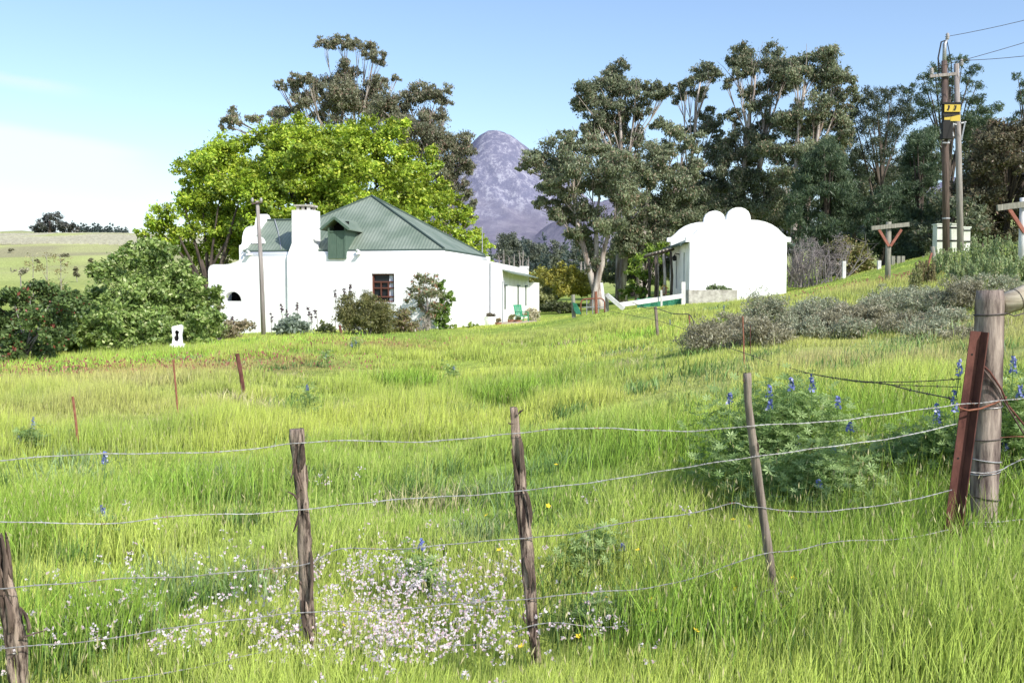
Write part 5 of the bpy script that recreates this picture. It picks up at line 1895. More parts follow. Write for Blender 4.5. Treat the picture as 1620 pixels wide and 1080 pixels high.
# grey renosterbos scrub on the right slope
for i, (px, Y, wp, top, lab, cc) in enumerate([
    (1215, 21.5, 96, 470, 'rounded silver-grey shrub left of the scrub belt', GRY),
    (1272, 22, 66, 480, 'pale grey-green shrub hugging the rounded silver shrub', GRY),
    (1125, 20.5, 96, 512, 'low brownish shrub nearest the rusty side fence', BRN),
    (1215, 19.6, 80, 508, 'dusty pink-brown shrub below the silver shrub', BRN),
    (1280, 20.3, 70, 512, 'dull grey shrub low between the silver shrub and scrub belt', GRY),
    (1345, 21.5, 90, 484, 'brown twiggy shrub at the left of the scrub belt', BRN),
    (1400, 22.5, 96, 468, 'grey twiggy shrub in the middle of the scrub belt', GRY),
    (1350, 20, 70, 508, 'faded low shrub at the front left of the scrub belt', GRY),
    (1470, 22, 96, 464, 'dense grey shrub just left of the corner post top', GRY),
    (1430, 20, 84, 496, 'rusty-brown low shrub at the front of the scrub belt', BRN),
    (1500, 19.6, 84, 492, 'grey low shrub beside the rusty-brown one', GRY),
    (1530, 21.5, 90, 448, 'ragged grey-brown shrub behind the corner post', BRN),
    (1605, 20, 96, 462, 'brown-tinged shrub right of the corner post', BRN),
    (1670, 20, 90, 440, 'grey shrub at the far right beyond the pale log', GRY),
    (1300, 23.5, 90, 476, 'dull olive shrub between the silver shrub and scrub belt top', GRY),
    (1440, 24, 110, 458, 'broad olive-grey shrub at the back of the scrub belt', GRY),
    (1390, 21, 100, 490, 'mixed brown shrub in the heart of the scrub belt', BRN),
    (1320, 21, 80, 500, 'thin tawny shrub at the near left of the scrub belt', BRN),
    (1560, 23, 110, 440, 'pale grey shrub highest above the corner post', GRY),
    (1175, 21, 80, 500, 'drab olive shrub left of the rounded silver one', BRN),
    (1470, 18.6, 90, 510, 'sprawling grey-olive shrub nearest in the scrub belt', GRY),
    (1535, 17, 80, 524, 'low tan shrub below the scrub belt by the rusty angle iron', BRN)]):
    bush('grey_shrub' if cc is GRY else 'brown_shrub', lab, 'shrub', px, Y, wp * 1.2, top - 13, cc, .07, n=36, dens=7, rk=.32, aspect=.26, hang=-.5, outw=.15, sub=.42, twigs=18, stem='brown_twig')
# upright green shrubs along the crest
UPR = [(.24, .31, .13), (.52, .62, .30), (.50, .46, .26)]


def upright(px, Y, wpx, toppx, label, nst=40, cols=UPR):
    g = PG(px, Y)
    w_ = wpx / F * Y / 2
    h = max(.4, P(px, toppx, Y).z - g.z)
    rt = thing('upright_shrub', label, 'shrub', g)
    m = MB()
    cs = []
    for i in range(nst):
        a = g + Vector((rng.uniform(-.7, .7) * w_, rng.uniform(-.6, .6) * w_, 0))
        hh = h * rng.uniform(.55, 1.0)
        tp = a + Vector((rng.uniform(-.3, .3) * w_, rng.uniform(-.3, .3) * w_, hh))
        m.tube([a, tp], [.012, .004], 4, caps=False)
        for q in range(8):
            cs.append((tuple(a.lerp(tp, .25 + .75 * q / 7)), .06 * (1.2 - .75 * q / 7)))
    m.build('stem', M['stem_green'], rt, g, fixn=False)
    V, C = clump_leaves(cs, .075, 11, 3, 1.4, .5, -1.2, .2, .28, cols)
    leaf_object('foliage', V, C, rt, g)


for px, Y, wp, tp, lab in [(1500, 30, 55, 392, 'upright green shrub in front of the twin pole bases'), (1545, 28, 60, 374, 'tallest upright green shrub right of the twin poles'), (1588, 27, 60, 372, 'upright green shrub before the right tee post'),
                           (1630, 27, 60, 380, 'upright green shrub at the right edge of the crest'), (1560, 25, 70, 405, 'lower upright shrub in front of the crest shrubs'), (1520, 25.5, 50, 415, 'yellowish upright shrub left on the crest'), (1615, 24, 60, 405, 'upright shrub above the pale corner log')]:
    upright(px, Y, wp, tp, lab)
upright(1462, 27, 36, 412, 'thin brownish upright shrub left of the crest shrubs', 22, [(.2, .17, .08), (.38, .33, .16)])
upright(1448, 25, 30, 425, 'sparse olive weed on the slope below the leaning post', 18, [(.18, .2, .07), (.36, .36, .15)])

# ------------------------------------------------------------------ lupins with blue spikes
blue = [(.09, .11, .34), (.26, .30, .64), (.32, .36, .80)]


def lupin(px, Y, wpx, toppx, spikes, label, n=16, seedk=1.0, name='lupin_plant'):
    g = PG(px, Y)
    w_ = wpx / F * Y / 2
    h = max(.15, P(px, toppx, Y).z - g.z)
    rt = thing(name, label, 'lupin', g)
    m = MB()
    cs = []
    for i in range(n):
        th = rng.uniform(0, 2 * math.pi)
        k_ = rng.uniform(0, 1) ** .6 * rng.choice([1, 1, 1, 1.18])
        d = (math.cos(th), math.sin(th), 0)
        lobe = .72 + .28 * math.sin(th * 3 + px) * math.sin(th * 5 + Y)
        c = g + Vector((d[0] * w_ * k_ * lobe * 1.1, d[1] * w_ * k_ * lobe * 1.1, h * (1.0 - .35 * k_ ** 2) * rng.uniform(.2, 1.02) * (.8 + .2 * lobe)))
        a = g + Vector((d[0] * w_ * .3, d[1] * w_ * .3, 0))
        m.tube(bez(a, (a + c) / 2 + Vector((0, 0, -.05)), c, 4), [.007, .006, .005, .003], 4, caps=False)
        cs.append(c)
    m.build('stem', M['stem_green'], rt, g, fixn=False)
    # palmate leaves: whorls of narrow leaflets
    Vs = []
    Cs = []
    nl = int(30 * seedk)
    for c in cs:
        for q in range(nl):
            o = np.array(c) + rng.normal(size=3) * np.array((.06, .06, .055)) * (1 + w_)
            if o[2] < g.z:
                continue
            nrm = unit(np.array((rng.normal(0, .5), rng.normal(0, .5), 1.0)))
            t1 = unit(np.cross(nrm, (rng.normal(), rng.normal(), .1)))
            t2 = np.cross(nrm, t1)
            L_ = rng.uniform(.026, .05)
            cc = np.array(LUP[0]) + (np.array(LUP[1]) - np.array(LUP[0])) * rng.random()
            for s in range(7):
                th = 2 * math.pi * s / 7
                dr = t1 * math.cos(th) + t2 * math.sin(th) + nrm * .25
                sd = np.cross(nrm, dr) * L_ * .16
                Vs += [o, o + dr * L_ * .6 + sd, o + dr * L_, o + dr * L_ * .6 - sd]
                Cs += [cc] * 4
    V = np.array(Vs)
    C = np.array(Cs)
    leaf_object('foliage', V, C, rt, g)
    for (sx, sy, ln) in spikes:
        ln = ln * 1.35
        tp = P(sx, sy, Y - rng.uniform(.35, .8) * w_)
        pts = []
        for q in range(7):
            z = -ln * q / 6
            for e in range(5):
                th = rng.uniform(0, 6.28)
                rr = .008 + .014 * (q / 6)
                pts.append((tp.x + rr * math.cos(th), tp.y + rr * math.sin(th), tp.z + z + rng.uniform(-.006, .006)))
        pts = np.array(pts)
        V = leaf_quads(pts, .026, .7)
        mixv = rng.random((len(pts), 1))
        C = np.array(blue[0]) * (1 - mixv) + np.array(blue[1]) * mixv
        wtip = rng.random(len(pts)) < .12
        C[wtip] = (.62, .62, .85)
        so_ = leaf_object('flower_spike', V, np.repeat(C, 4, 0), rt, g)
        m = MB()
        m.tube([tp, tp + Vector((0, 0, -ln * 1.0)), tp + Vector((rng.uniform(-.02, .02), 0, -ln - .16))], [.002, .003, .004], 4)
        m.build('stalk', M['stem_green'], so_, g)
    return rt


lupin(1240, 7.6, 255, 600, [(1155, 622, .05), (1217, 610, .06), (1252, 598, .06), (1285, 593, .085), (1218, 632, .05), (1326, 628, .06), (1262, 690, .07), (1318, 705, .04)], 'large feathery lupin bush with blue spikes behind the grey stake', 130)
lupin(1300, 6.9, 210, 715, [(1345, 668, .04), (1295, 760, .03)], 'dense low lupin bush in front of the large flowering one', 90)
lupin(1430, 7.2, 140, 690, [(1485, 650, .09)], 'shadowed lupin bush left of the rusty angle iron', 45)
lupin(1500, 6.9, 80, 660, [(1482, 640, .09), (1510, 618, .10), (1518, 570, .07)], 'lupin with dark blue spikes touching the rusty angle iron', 34)
lupin(1605, 6.6, 90, 575, [(1603, 565, .07), (1615, 610, .05), (1590, 700, .04)], 'lupin bush right of the corner post', 50)
lupin(45, 13, 46, 672, [(52, 660, .10), (30, 690, .06)], 'hazy round lupin plant near the left rusty rod', 18)
lupin(486, 15, 26, 610, [(486, 608, .06)], 'narrow lupin plant standing alone in mid field', 9)
lupin(665, 6.4, 50, 872, [(667, 853, .04)], 'small lupin tuft among the white flowers', 9)
lupin(940, 6.7, 110, 850, [(985, 860, .03)], 'spreading lupin patch between two stakes', 16)
lupin(955, 5.6, 80, 1000, [(958, 1010, .03)], 'low lupin patch at the bottom of the view', 9)
lupin(715, 23, 30, 572, [(718, 578, .07)], 'faint lupin tuft in the middle distance', 8)
lupin(516, 25, 16, 552, [(516, 560, .09)], 'slim lupin before the dark rounded shrub', 6)
lupin(162, 7.9, 20, 800, [(162, 800, .06), (166, 716, .06)], 'single blue lupin spike between the left wires', 3)
lupin(560, 29, 30, 532, [(556, 541, .10), (563, 538, .08)], 'lupin tuft below the dark rounded shrub', 8)
lupin(1145, 26, 24, 480, [(1145, 484, .10), (1060, 505, .1)], 'blue-tinged lupin on the slope below the outbuilding', 6)
# ------------------------------------------------------------------ utility poles with transformer platform
Y = 46
bA, tA = P(1497.5, 405, Y), P(1493.5, 62, Y)
bB, tB = P(1520.5, 405, Y + .3), P(1513, 101, Y + .3)
up = thing('utility_poles', 'twin dark wooden utility poles carrying a transformer with yellow plates', 'utility pole', bA)
m = MB()
m.tube([bA + Vector((0, 0, -.5)), bA.lerp(tA, .5), bA.lerp(tA, .9)], [.165, .15, .125], 10)
m.build('pole', M['pole'], up, bA, smooth=True)
m = MB()
m.tube([bB + Vector((0, 0, -.5)), bB.lerp(tB, .5), tB], [.15, .135, .115], 10)
m.build('pole', M['pole_pale'], up, bA, smooth=True)
m = MB()
tp9 = bA.lerp(tA, .9)
m.tube([tp9 + Vector((0, 0, -.15)), tp9 + Vector((0, 0, .75)), tp9 + Vector((.1, 0, .95))], [.10, .085, .05], 8)
m.build('pole_top', M['steel'], up, bA, smooth=True)
m = MB()
m.tube([tp9 + Vector((.1, 0, .93)), tp9 + Vector((-.15, 0, .85)), tp9 + Vector((-.32, -.1, .1)), P(1486, 116, Y)], .035, 5)
m.tube([tp9 + Vector((.1, 0, .9)), tp9 + Vector((.28, -.1, -.1)), P(1506, 116, Y), P(1507, 160, Y)], .02, 5)
m.build('cable', M['black'], up, bA)
m = MB()
a, c_ = P(1471, 121, Y - .2), P(1513, 117, Y - .2)
m.bar(a, c_, .12, .13)
m.build('crossarm', M['pole_pale'], up, bA)
ins = [tp9 + Vector((.12, 0, .98)), P(1474, 117, Y - .2), P(1521, 103, Y - .1)]
for q in ins:
    m = MB()
    lathe(m, q, [(.03, -.05), (.1, .02), (.06, .06), (.11, .1), (.06, .15), (.09, .2), (.03, .27)], 8)
    m.build('insulator', M['ceramic'], up, bA, smooth=True)
# steel struts and yellow danger plates
m = MB()
x0, x1 = P(1486, 190, Y).x, P(1513, 190, Y).x
zt, zb2 = P(1500, 166.5, Y).z, P(1500, 194, Y).z
m.box(x0 - .05, x1 + .02, Y - .42, Y - .16, zt - .03, zt + .06)
m.box(x0 + .02, x1, Y - .35, Y - .15, zb2 + .15, zt - .05)
pl = m.build('transformer_bracket', M['black'], up, bA)
for (ya, yb) in ((168, 179.5), (184.5, 194)):
    m = MB()
    za, zc = P(1500, ya, Y).z, P(1500, yb, Y).z
    m.box(x0 + .06, x1 + .0, Y - .40, Y - .37, zc, za)
    wp = m.build('warning_plate', M['yellow'], up, bA)
    m = MB()
    if ya < 170:
        hh = za - zc
        for fx in (.24, .66):
            X = x0 + .06 + (x1 - x0 - .06) * fx
            m.add([(X - .03, Y - .405, za - hh * .12), (X + .07, Y - .405, za - hh * .15), (X + .05, Y - .405, za - hh * .55), (X + .0, Y - .405, za - hh * .88), (X - .09, Y - .405, za - hh * .8), (X - .02, Y - .405, za - hh * .5)], [(0, 1, 2, 3, 4, 5)])
    else:
        hh = za - zc
        m.add([(x0 + .06, Y - .405, za - .003), (x1 - .1, Y - .405, za - .003), (x0 + .35, Y - .405, za - hh * .3), (x0 + .06, Y - .405, za - hh * .4)], [(0, 1, 2, 3)])
    m.build('plate_mark', M['black'], wp, bA)
m = MB()
X0, X1 = P(1484.5, 210, Y).x, P(1500, 210, Y).x
z0, z1 = P(1490, 222, Y).z, P(1490, 196, Y).z
m.box(X0, X1, Y - .5, Y - .18, z0, z1)
m.box(X0 + .05, X1 - .1, Y - .45, Y - .2, z1 + .002, z1 + .1)
m.build('transformer', M['black'], up, bA)
for (p0_, p1_) in (((1503, 195), (1508, 216)), ((1508, 197), (1500, 226)), ((1487, 204), (1493, 222)), ((1527, 193), (1521, 222)), ((1520, 195), (1528, 193)), ((1491, 226), (1502, 226)), ((1503, 195), (1513, 197))):
    m = MB()
    m.bar(P(p0_[0], p0_[1], Y - .3), P(p1_[0], p1_[1], Y - .25), .07, .06)
    m.build('strut', M['steel'], up, bA)
for py in (345,):
    m = MB()
    q = bA.lerp(tA, (405 - py) / 343)
    lathe(m, q, [(.172, -.03), (.172, .03)], 10)
    m.build('band', M['steel'], up, bA)
# overhead conductors running off to the right
for i, (q, e) in enumerate(zip([ins[0] + Vector((.05, 0, .12)), ins[1] + Vector((0, 0, .25)), ins[2] + Vector((0, 0, .2))], [(1625, 22, 44), (1625, 57, 43.5), (1625, 79, 43)])):
    e = P(*e)
    d = e - q
    e2 = q + d * 3
    pts = [q.lerp(e2, t) + Vector((0, 0, -.8 * 4 * t * (1 - t) * .35)) for t in np.linspace(0, 1, 14)]
    m = MB()
    m.tube(pts, .013, 5)
    simple('power_line', ['highest power line leaving the top of the twin poles', 'middle power line crossing the sky to the right', 'lowest power line leaving the paler pole'][i], 'power line', m, 'pole', q)
# pale cabinets at the pole feet
for x0_, x1_, y0_, y1_, yy, lab, nm in ((1480, 1512, 356, 392, 46.9, 'pale metal cabinet with dark straps behind the darker pole', 'electrical_cabinet'), (1522, 1533, 361, 392, 46.8, 'narrow pale metal cabinet beside the greyer pole', 'electrical_cabinet')):
    a, c_ = P(x0_, y1_, yy), P(x1_, y0_, yy)
    b = Vector(((a.x + c_.x) / 2, yy, a.z))
    rt = thing(nm, lab, 'cabinet', b)
    m = MB()
    m.box(a.x, c_.x, yy - .15, yy + .35, a.z - .3, c_.z)
    m.build('body', M['cabinet'], rt, b)
    m = MB()
    m.box(a.x - .04, c_.x + .04, yy - .18, yy + .38, c_.z + .002, c_.z + .06)
    m.build('lid', M['cabinet'], rt, b)
    for f in (.28, .85):
        m = MB()
        z = a.z + (c_.z - a.z) * f
        m.box(a.x - .01, c_.x + .01, yy - .185, yy - .152, z, z + .06)
        m.build('strap', M['black'], rt, b)


def teepost(px, toppx, Y, hw, label, tilt, left=True, right=True, mat='tpost'):
    g = PG(px, Y)
    zt = P(px, toppx, Y).z
    rt = thing('tee_post', label, 'tee post', g)
    W = hw / F * Y
    m = MB()
    m.tube([g + Vector((0, 0, -.3)), Vector((g.x, g.y, zt))], [.11, .10], 8)
    m.build('post', M[mat], rt, g, smooth=True)
    m = MB()
    zc = zt - .17
    m.bar((g.x - (W if left else .0), Y - .15, zc - tilt), (g.x + (W if right else .45), Y - .15, zc + tilt), .09, .15)
    m.build('crossbar', M['tpost'], rt, g)
    for s in (-1, 1):
        m = MB()
        m.bar((g.x + s * W * .6, Y - .15, zc - .12), (g.x + s * .03, Y - .13, zc - .72), .06, .09)
        m.build('brace', M['brace_red'], rt, g)


teepost(1404, 351, 37, 29.5, 'grey tee post with red braces standing on the grassy slope', .07)
teepost(1616, 313, 26, 46, 'pale tee post with red brace at the right edge', .1, mat='white_wood')

# small fence posts along the wood edge
for i, (px, y0, y1, lab, g_) in enumerate([(1390.5, 412, 424, 'short white post farthest left beside the tee post', None), (1412.5, 405, 424, 'grey fence post in the row before the dark pines', 'fence posts before the pines'), (1421, 405, 425, 'grey fence post in the row before the dark pines', 'fence posts before the pines'), (1428, 405, 424, 'grey fence post in the row before the dark pines', 'fence posts before the pines'), (1460, 405, 424, 'thin pale post right of the post row', None), (1335, 413, 432, 'white post in the bare grey bush', None)]):
    Yp = 50 if px > 1340 else 50.5
    b = P(px, y1 + 4, Yp)
    t_ = P(px + .3, y0, Yp)
    m = MB()
    w_ = .16 if px != 1460 else .09
    m.bar(b + Vector((0, 0, -.3)), t_, w_, w_, up=(0, 1, 0))
    simple('fence_post', lab, 'fence post', m, 'white_wood' if i in (0, 5) else 'tpost', b, g_)
b, t_ = P(1482, 425, 36), P(1475, 390, 36)
m = MB()
m.tube([b + Vector((0, 0, -.3)), t_], [.085, .075], 8)
simple('leaning_post', 'leaning grey strainer post left of the crest shrubs', 'fence post', m, 'tpost', b, smooth=True)
m = MB()
a, c_ = P(1474, 400, 35.9), P(1468, 416, 35.9)
m.bar(a, c_ + Vector((0, 0, -.1)), .05, .06)
simple('prop', 'rust red prop against the leaning grey post', 'prop', m, 'brace_red', c_)
# ------------------------------------------------------------------ foreground fence
def post_mesh(pts, rads, n=14, sub=26, rough=.10, seed=0, knots=()):
    """an irregular weathered stake along pts"""
    pts = [Vector(p) for p in pts]
    m = MB()
    L = [0]
    for a, b in zip(pts[:-1], pts[1:]):
        L.append(L[-1] + (b - a).length)
    P_, R_ = [], []
    for i in range(sub):
        s = L[-1] * i / (sub - 1)
        j = max(q for q in range(len(L) - 1) if L[q] <= s + 1e-9)
        f = (s - L[j]) / (L[j + 1] - L[j])
        P_.append(pts[j].lerp(pts[j + 1], f))
        R_.append(rads[j] + (rads[j + 1] - rads[j]) * f)
    vs = []
    lob = [1 + rough * math.sin(2.0 * 2 * math.pi * k / n + seed) + rough * .8 * math.sin(3 * 2 * math.pi * k / n + seed * 2.3) for k in range(n)]
    for i, (p, r) in enumerate(zip(P_, R_)):
        s = i / (sub - 1)
        for k in range(n):
            a = 2 * math.pi * k / n
            nz_ = float(vnoise(np.array([k * .9 + seed * 7]), np.array([s * 22 + seed * 3]))[0]) - .5
            n2 = float(vnoise(np.array([k * .35 + seed * 3]), np.array([s * 7 + seed]))[0]) - .5
            rr = r * (lob[k] + rough * 1.6 * nz_ + rough * 2.2 * n2)
            if i == sub - 1:
                rr *= .9
            vs.append(p + Vector((math.cos(a) * rr, math.sin(a) * rr, random.uniform(-.004, .004) if i == sub - 1 else 0)))
    fs = []
    for i in range(sub - 1):
        for k in range(n):
            k2 = (k + 1) % n
            fs.append((i * n + k, i * n + k2, (i + 1) * n + k2, (i + 1) * n + k))
    fs.append(tuple((sub - 1) * n + k for k in range(n)))
    m.add(vs, fs)
    return m


def strip(a, b, c, w, parent, origin, mat='bark_strip'):
    m = MB()
    p = bez(a, b, c, 7)
    m.tube(p, [w * k for k in (.5, .9, 1, 1.05, .9, .7, .25)], 5, wob=.25)
    m.build('bark_strip', M[mat], parent, origin)


def stake(px, label, axis, rads, Y, strips, mat, seed):
    pts = [P(x, y, Y) for x, y in axis]
    b = pts[0].copy()
    b.z = H(b.x, b.y)
    pts[0] = pts[0] + (pts[0] - pts[1]).normalized() * .25
    rt = thing('fence_stake', label, 'fence stake', b, 0)
    post_mesh(pts, rads, seed=seed, rough=.2 if mat == 'bark_post' else .09, sub=40).build('post', M[mat], rt, b, smooth=True)
    for (x0, y0), (x1, y1), (x2, y2), w_ in strips:
        strip(P(x0, y0, Y - .042), P(x1, y1, Y - .052), P(x2, y2, Y - .042), w_ * .62, rt, b)
    if mat == 'bark_post':
        for q in range(15):
            j = int(rng.integers(0, len(pts) - 2))
            f = rng.random()
            a = pts[j].lerp(pts[j + 1], f)
            r_ = (rads[j] + (rads[j + 1] - rads[j]) * f) * 1.02
            th = rng.uniform(-2.9, .1)
            L_ = rng.uniform(.07, .24)
            up_ = (pts[j + 1] - pts[j]).normalized()
            t2 = th + rng.uniform(-.9, .9)
            e = a + up_ * L_
            o1 = Vector((math.cos(th), math.sin(th), 0)) * r_
            o2 = Vector((math.cos(t2), math.sin(t2), 0)) * r_ * rng.uniform(.95, 1.2)
            om = Vector((math.cos((th + t2) / 2), math.sin((th + t2) / 2), 0)) * r_ * 1.12
            strip(a + o1, (a + e) / 2 + om, e + o2, rng.uniform(.004, .010), rt, b, 'bark_strip' if q % 3 else 'bark_post')
    return rt


stake(20, 'broken bark-covered stake at the lower left corner', [(40, 1120), (30, 1050), (22, 990), (12, 930), (2, 880), (-4, 845)], [.038, .040, .038, .036, .030, .018], 4.75,
      [((8, 930), (12, 890), (2, 842), .016), ((2, 960), (-4, 900), (-8, 850), .02), ((45, 1000), (48, 980), (33, 960), .016), ((30, 1010), (50, 1003), (76, 995), .007), ((15, 1000), (22, 970), (8, 940), .02)], 'bark_post', 1.3)
stake(480, 'shaggy bark-stripped stake left of the white flowers', [(494, 1055), (489, 980), (485, 900), (481, 820), (475, 740), (472, 678)], [.034, .031, .031, .030, .027, .032], 5.15,
      [((470, 790), (468, 782), (455, 777), .010), ((473, 810), (470, 830), (463, 842), .010), ((469, 700), (466, 745), (459, 760), .008), ((478, 700), (482, 730), (474, 745), .022), ((484, 990), (495, 1010), (499, 1045), .016), ((492, 870), (496, 920), (490, 960), .014), ((477, 925), (474, 915), (474, 925), .010), ((470, 790), (474, 770), (470, 760), .012)], 'bark_post', 2.1)
stake(830, 'bark-covered crooked stake in the middle of the fence', [(848, 1045), (841, 985), (836, 920), (830, 850), (823, 775), (816, 700), (812, 644)], [.031, .031, .033, .031, .029, .027, .024], 5.25,
      [((820, 655), (823, 650), (828, 648), .008), ((813, 670), (806, 672), (804, 668), .007), ((822, 690), (828, 730), (825, 748), .020), ((828, 770), (842, 800), (840, 832), .016), ((830, 880), (842, 905), (838, 930), .022), ((832, 985), (826, 975), (829, 968), .010), ((838, 1000), (846, 1020), (848, 1040), .018), ((843, 900), (848, 920), (846, 935), .012)], 'bark_post', 3.7)
stake(1200, 'slim smooth grey stake leaning before the lupin bush', [(1232, 985), (1222, 915), (1210, 830), (1198, 745), (1189, 680), (1183, 630), (1182, 590)], [.022, .024, .026, .025, .022, .021, .025], 5.3,
      [((1198, 700), (1201, 706), (1199, 716), .010), ((1178, 598), (1175, 602), (1178, 606), .008)], 'grey_post', 5.2)

# corner strainer post
YC = 5.7
b = P(1552, 872, YC)
cp_pts = [P(1551, 900, YC), P(1554, 840, YC), P(1560, 700, YC), P(1564, 560, YC), P(1566.5, 459, YC)]
cp = thing('corner_post', 'stout weathered round corner post bound with wire', 'fence post', b)
post_mesh(cp_pts, [.077, .077, .077, .079, .079], n=22, sub=24, rough=.018, seed=.4).build('post', M['corner_wood'], cp, b, smooth=True)


def axisat(py):
    for (a, c_) in zip(cp_pts[:-1], cp_pts[1:]):
        za = 540 - F * ((a.z - CZ) * math.cos(PITCH) + a.y * math.sin(PITCH)) / (a.y * math.cos(PITCH) - (a.z - CZ) * math.sin(PITCH))
        zc = 540 - F * ((c_.z - CZ) * math.cos(PITCH) + c_.y * math.sin(PITCH)) / (c_.y * math.cos(PITCH) - (c_.z - CZ) * math.sin(PITCH))
        if zc <= py <= za:
            return a.lerp(c_, (za - py) / (za - zc))
    return cp_pts[0]


for py, mt, tl in [(497, 'wire_dark', .003), (693, 'wire_dark', .004), (727, 'wire', -.004), (746, 'wire', .006), (786, 'wire_dark', -.006), (823, 'wire', .004), (828, 'wire', -.002), (643, 'wire', .003)]:
    q = axisat(py)
    m = MB()
    m.tube([q + Vector((.0815 * math.cos(a), .0815 * math.sin(a), tl * math.cos(a) * 2)) for a in np.linspace(0, 2 * math.pi, 25)], .0035 if py != 497 else .005, 5, caps=False)
    m.build('wire_wrap', M[mt], cp, b)

# pale log strut lying into the post top
a, c_ = P(1583, 483, YC + .06), P(1990, 330, YC + .30)
m = MB()
m.tube([a, a.lerp(c_, .15), a.lerp(c_, .5), c_], [.062, .064, .066, .068], 14)
lg = thing('log_strut', 'pale round log strut jammed against the corner post top', 'log', a)
m.build('log', M['log_pale'], lg, a, smooth=True)
d = (c_ - a).normalized()
m = MB()
for f in (.17, .0):
    q = a + d * (.1 + f)
    s1 = d.cross(Vector((0, 0, 1))).normalized()
    s2 = s1.cross(d)
    m.tube([q + s1 * .065 * math.cos(t) + s2 * .065 * math.sin(t) for t in np.linspace(0, 6.283, 17)], .002, 4, caps=False)
m.build('wire_wrap', M['wire_dark'], lg, a)
m = MB()
m.tube([axisat(494) + Vector((.075, -.03, 0)), P(1605, 500, YC - .04), P(1650, 486, YC - .02)], .004, 5)
simple('tie_wire', 'dark wire running from the post top beneath the pale log', 'wire', m, 'wire_dark', axisat(494))

e_ = c_ + (c_ - a).normalized() * .05
q = Vector((e_.x, e_.y + .15, H(e_.x, e_.y + .15)))
rt = thing('strainer_post', 'round strainer post carrying the far end of the pale log', 'fence post', q)
post_mesh([q + Vector((0, 0, -.3)), q + Vector((0, 0, .5)), Vector((q.x, q.y, e_.z + .12))], [.08, .078, .076], n=18, sub=20, rough=.02, seed=.9).build('post', M['corner_wood'], rt, q, smooth=True)

# rusty angle iron leaning on the post
t0, t1 = P(1546, 524, YC - .14), P(1503, 845, YC - .10)
d = (t1 - t0).normalized()
s1 = Vector((1, 0, 0)) - d * d.x
s1.normalize()
s2 = s1.cross(d)
if s2.y > 0:
    s2 = -s2
t1 = t1 + d * .15
w_, th = .056, .006
an = thing('angle_iron', 'rusty leaning angle-iron standard beside the corner post', 'fence post', P(1503, 845, YC - .1))
f1 = (s1 * .85 + s2 * .5).normalized()
f2 = (s1 * .55 - s2 * .85).normalized()
m = MB()
o0 = t0 + f1 * (-.03)
# two flanges meeting at the left edge: front face towards the camera, second turned back on the right
c0 = Vector((0, 0, 0))
prof = [c0 - s1 * .036, c0 + s1 * .022, c0 + s1 * .022 - s2 * .006, c0 + s1 * .002 - s2 * .006, c0 - s1 * .036 - s2 * .006]
vs = [t0 + p for p in prof] + [t1 + p for p in prof]
k_ = len(prof)
m.add(vs, [tuple(range(k_))] + [tuple(reversed(range(k_, 2 * k_)))] + [(i, (i + 1) % k_, (i + 1) % k_ + k_, i + k_) for i in range(k_)])
m.build('flange', M['rust'], an, P(1503, 845, YC - .1))
m = MB()
prof = [c0 + s1 * .024 - s2 * .006, c0 + s1 * .030 - s2 * .006, c0 + s1 * .046 + s2 * .045, c0 + s1 * .040 + s2 * .045]
vs = [t0 + p for p in prof] + [t1 + p for p in prof]
k_ = 4
m.add(vs, [tuple(range(k_))] + [tuple(reversed(range(k_, 2 * k_)))] + [(i, (i + 1) % k_, (i + 1) % k_ + k_, i + k_) for i in range(k_)])
m.build('flange', M['rust'], an, P(1503, 845, YC - .1))
for f in (.10, .33, .55):
    m = MB()
    q = t0.lerp(t1, f) + s2 * .0015 - s1 * .012
    lathe_pts = [q + s1 * (.006 * math.cos(a)) + d * (.006 * math.sin(a)) for a in np.linspace(0, 6.283, 11)[:-1]]
    m.add(lathe_pts, [tuple(range(10))])
    m.build('bolt_hole', M['black'], an, P(1503, 845, YC - .1))
for nm, pts, rr, mt, lab in [('tie_wire', [(1548, 571, -.10), (1566, 588, -.10), (1584, 615, -.095), (1594, 640, -.06), (1612, 662, -.02), (1630, 684, 0)], .006, 'rust', 'thick rusty tie wire slanting down across the corner post'),
                             ('tie_wire', [(1547, 574, -.11), (1562, 592, -.11), (1578, 614, -.105), (1588, 634, -.09), (1604, 660, -.03), (1622, 690, 0)], .005, 'pole', 'darker tie wire twisted beside the thick rusty one'),
                             ('tie_wire', [(1516, 638, -.16), (1519, 646, -.19), (1532, 649, -.19), (1552, 646, -.16), (1575, 637, -.11), (1592, 628, -.05)], .0055, 'rust_light', 'rusty tie wire looped around the angle iron')]:
    m = MB()
    pp = [P(x, y, YC + o_) for x, y, o_ in pts]
    m.tube(pp, rr, 6)
    simple(nm, lab, 'wire', m, mt, pp[0], smooth=True)


# barbed wire ---------------------------------------------------------
def spline(pts, step):
    pts = [Vector(p) for p in pts]
    q = [pts[0] * 2 - pts[1]] + pts + [pts[-1] * 2 - pts[-2]]
    out = []
    for i in range(1, len(q) - 2):
        p0, p1, p2, p3 = q[i - 1:i + 3]
        n_ = max(2, int((p2 - p1).length / step))
        for k in range(n_):
            t = k / n_
            out.append(.5 * ((2 * p1) + (p2 - p0) * t + (2 * p0 - 5 * p1 + 4 * p2 - p3) * t * t + (3 * p1 - p0 - 3 * p2 + p3) * t ** 3))
    out.append(pts[-1])
    return out


def fence_depth(px):
    return float(np.interp(px, [-60, 20, 480, 830, 1200, 1520, 1620, 1960], [4.62, 4.66, 5.10, 5.20, 5.26, 5.50, 5.62, 5.85]))


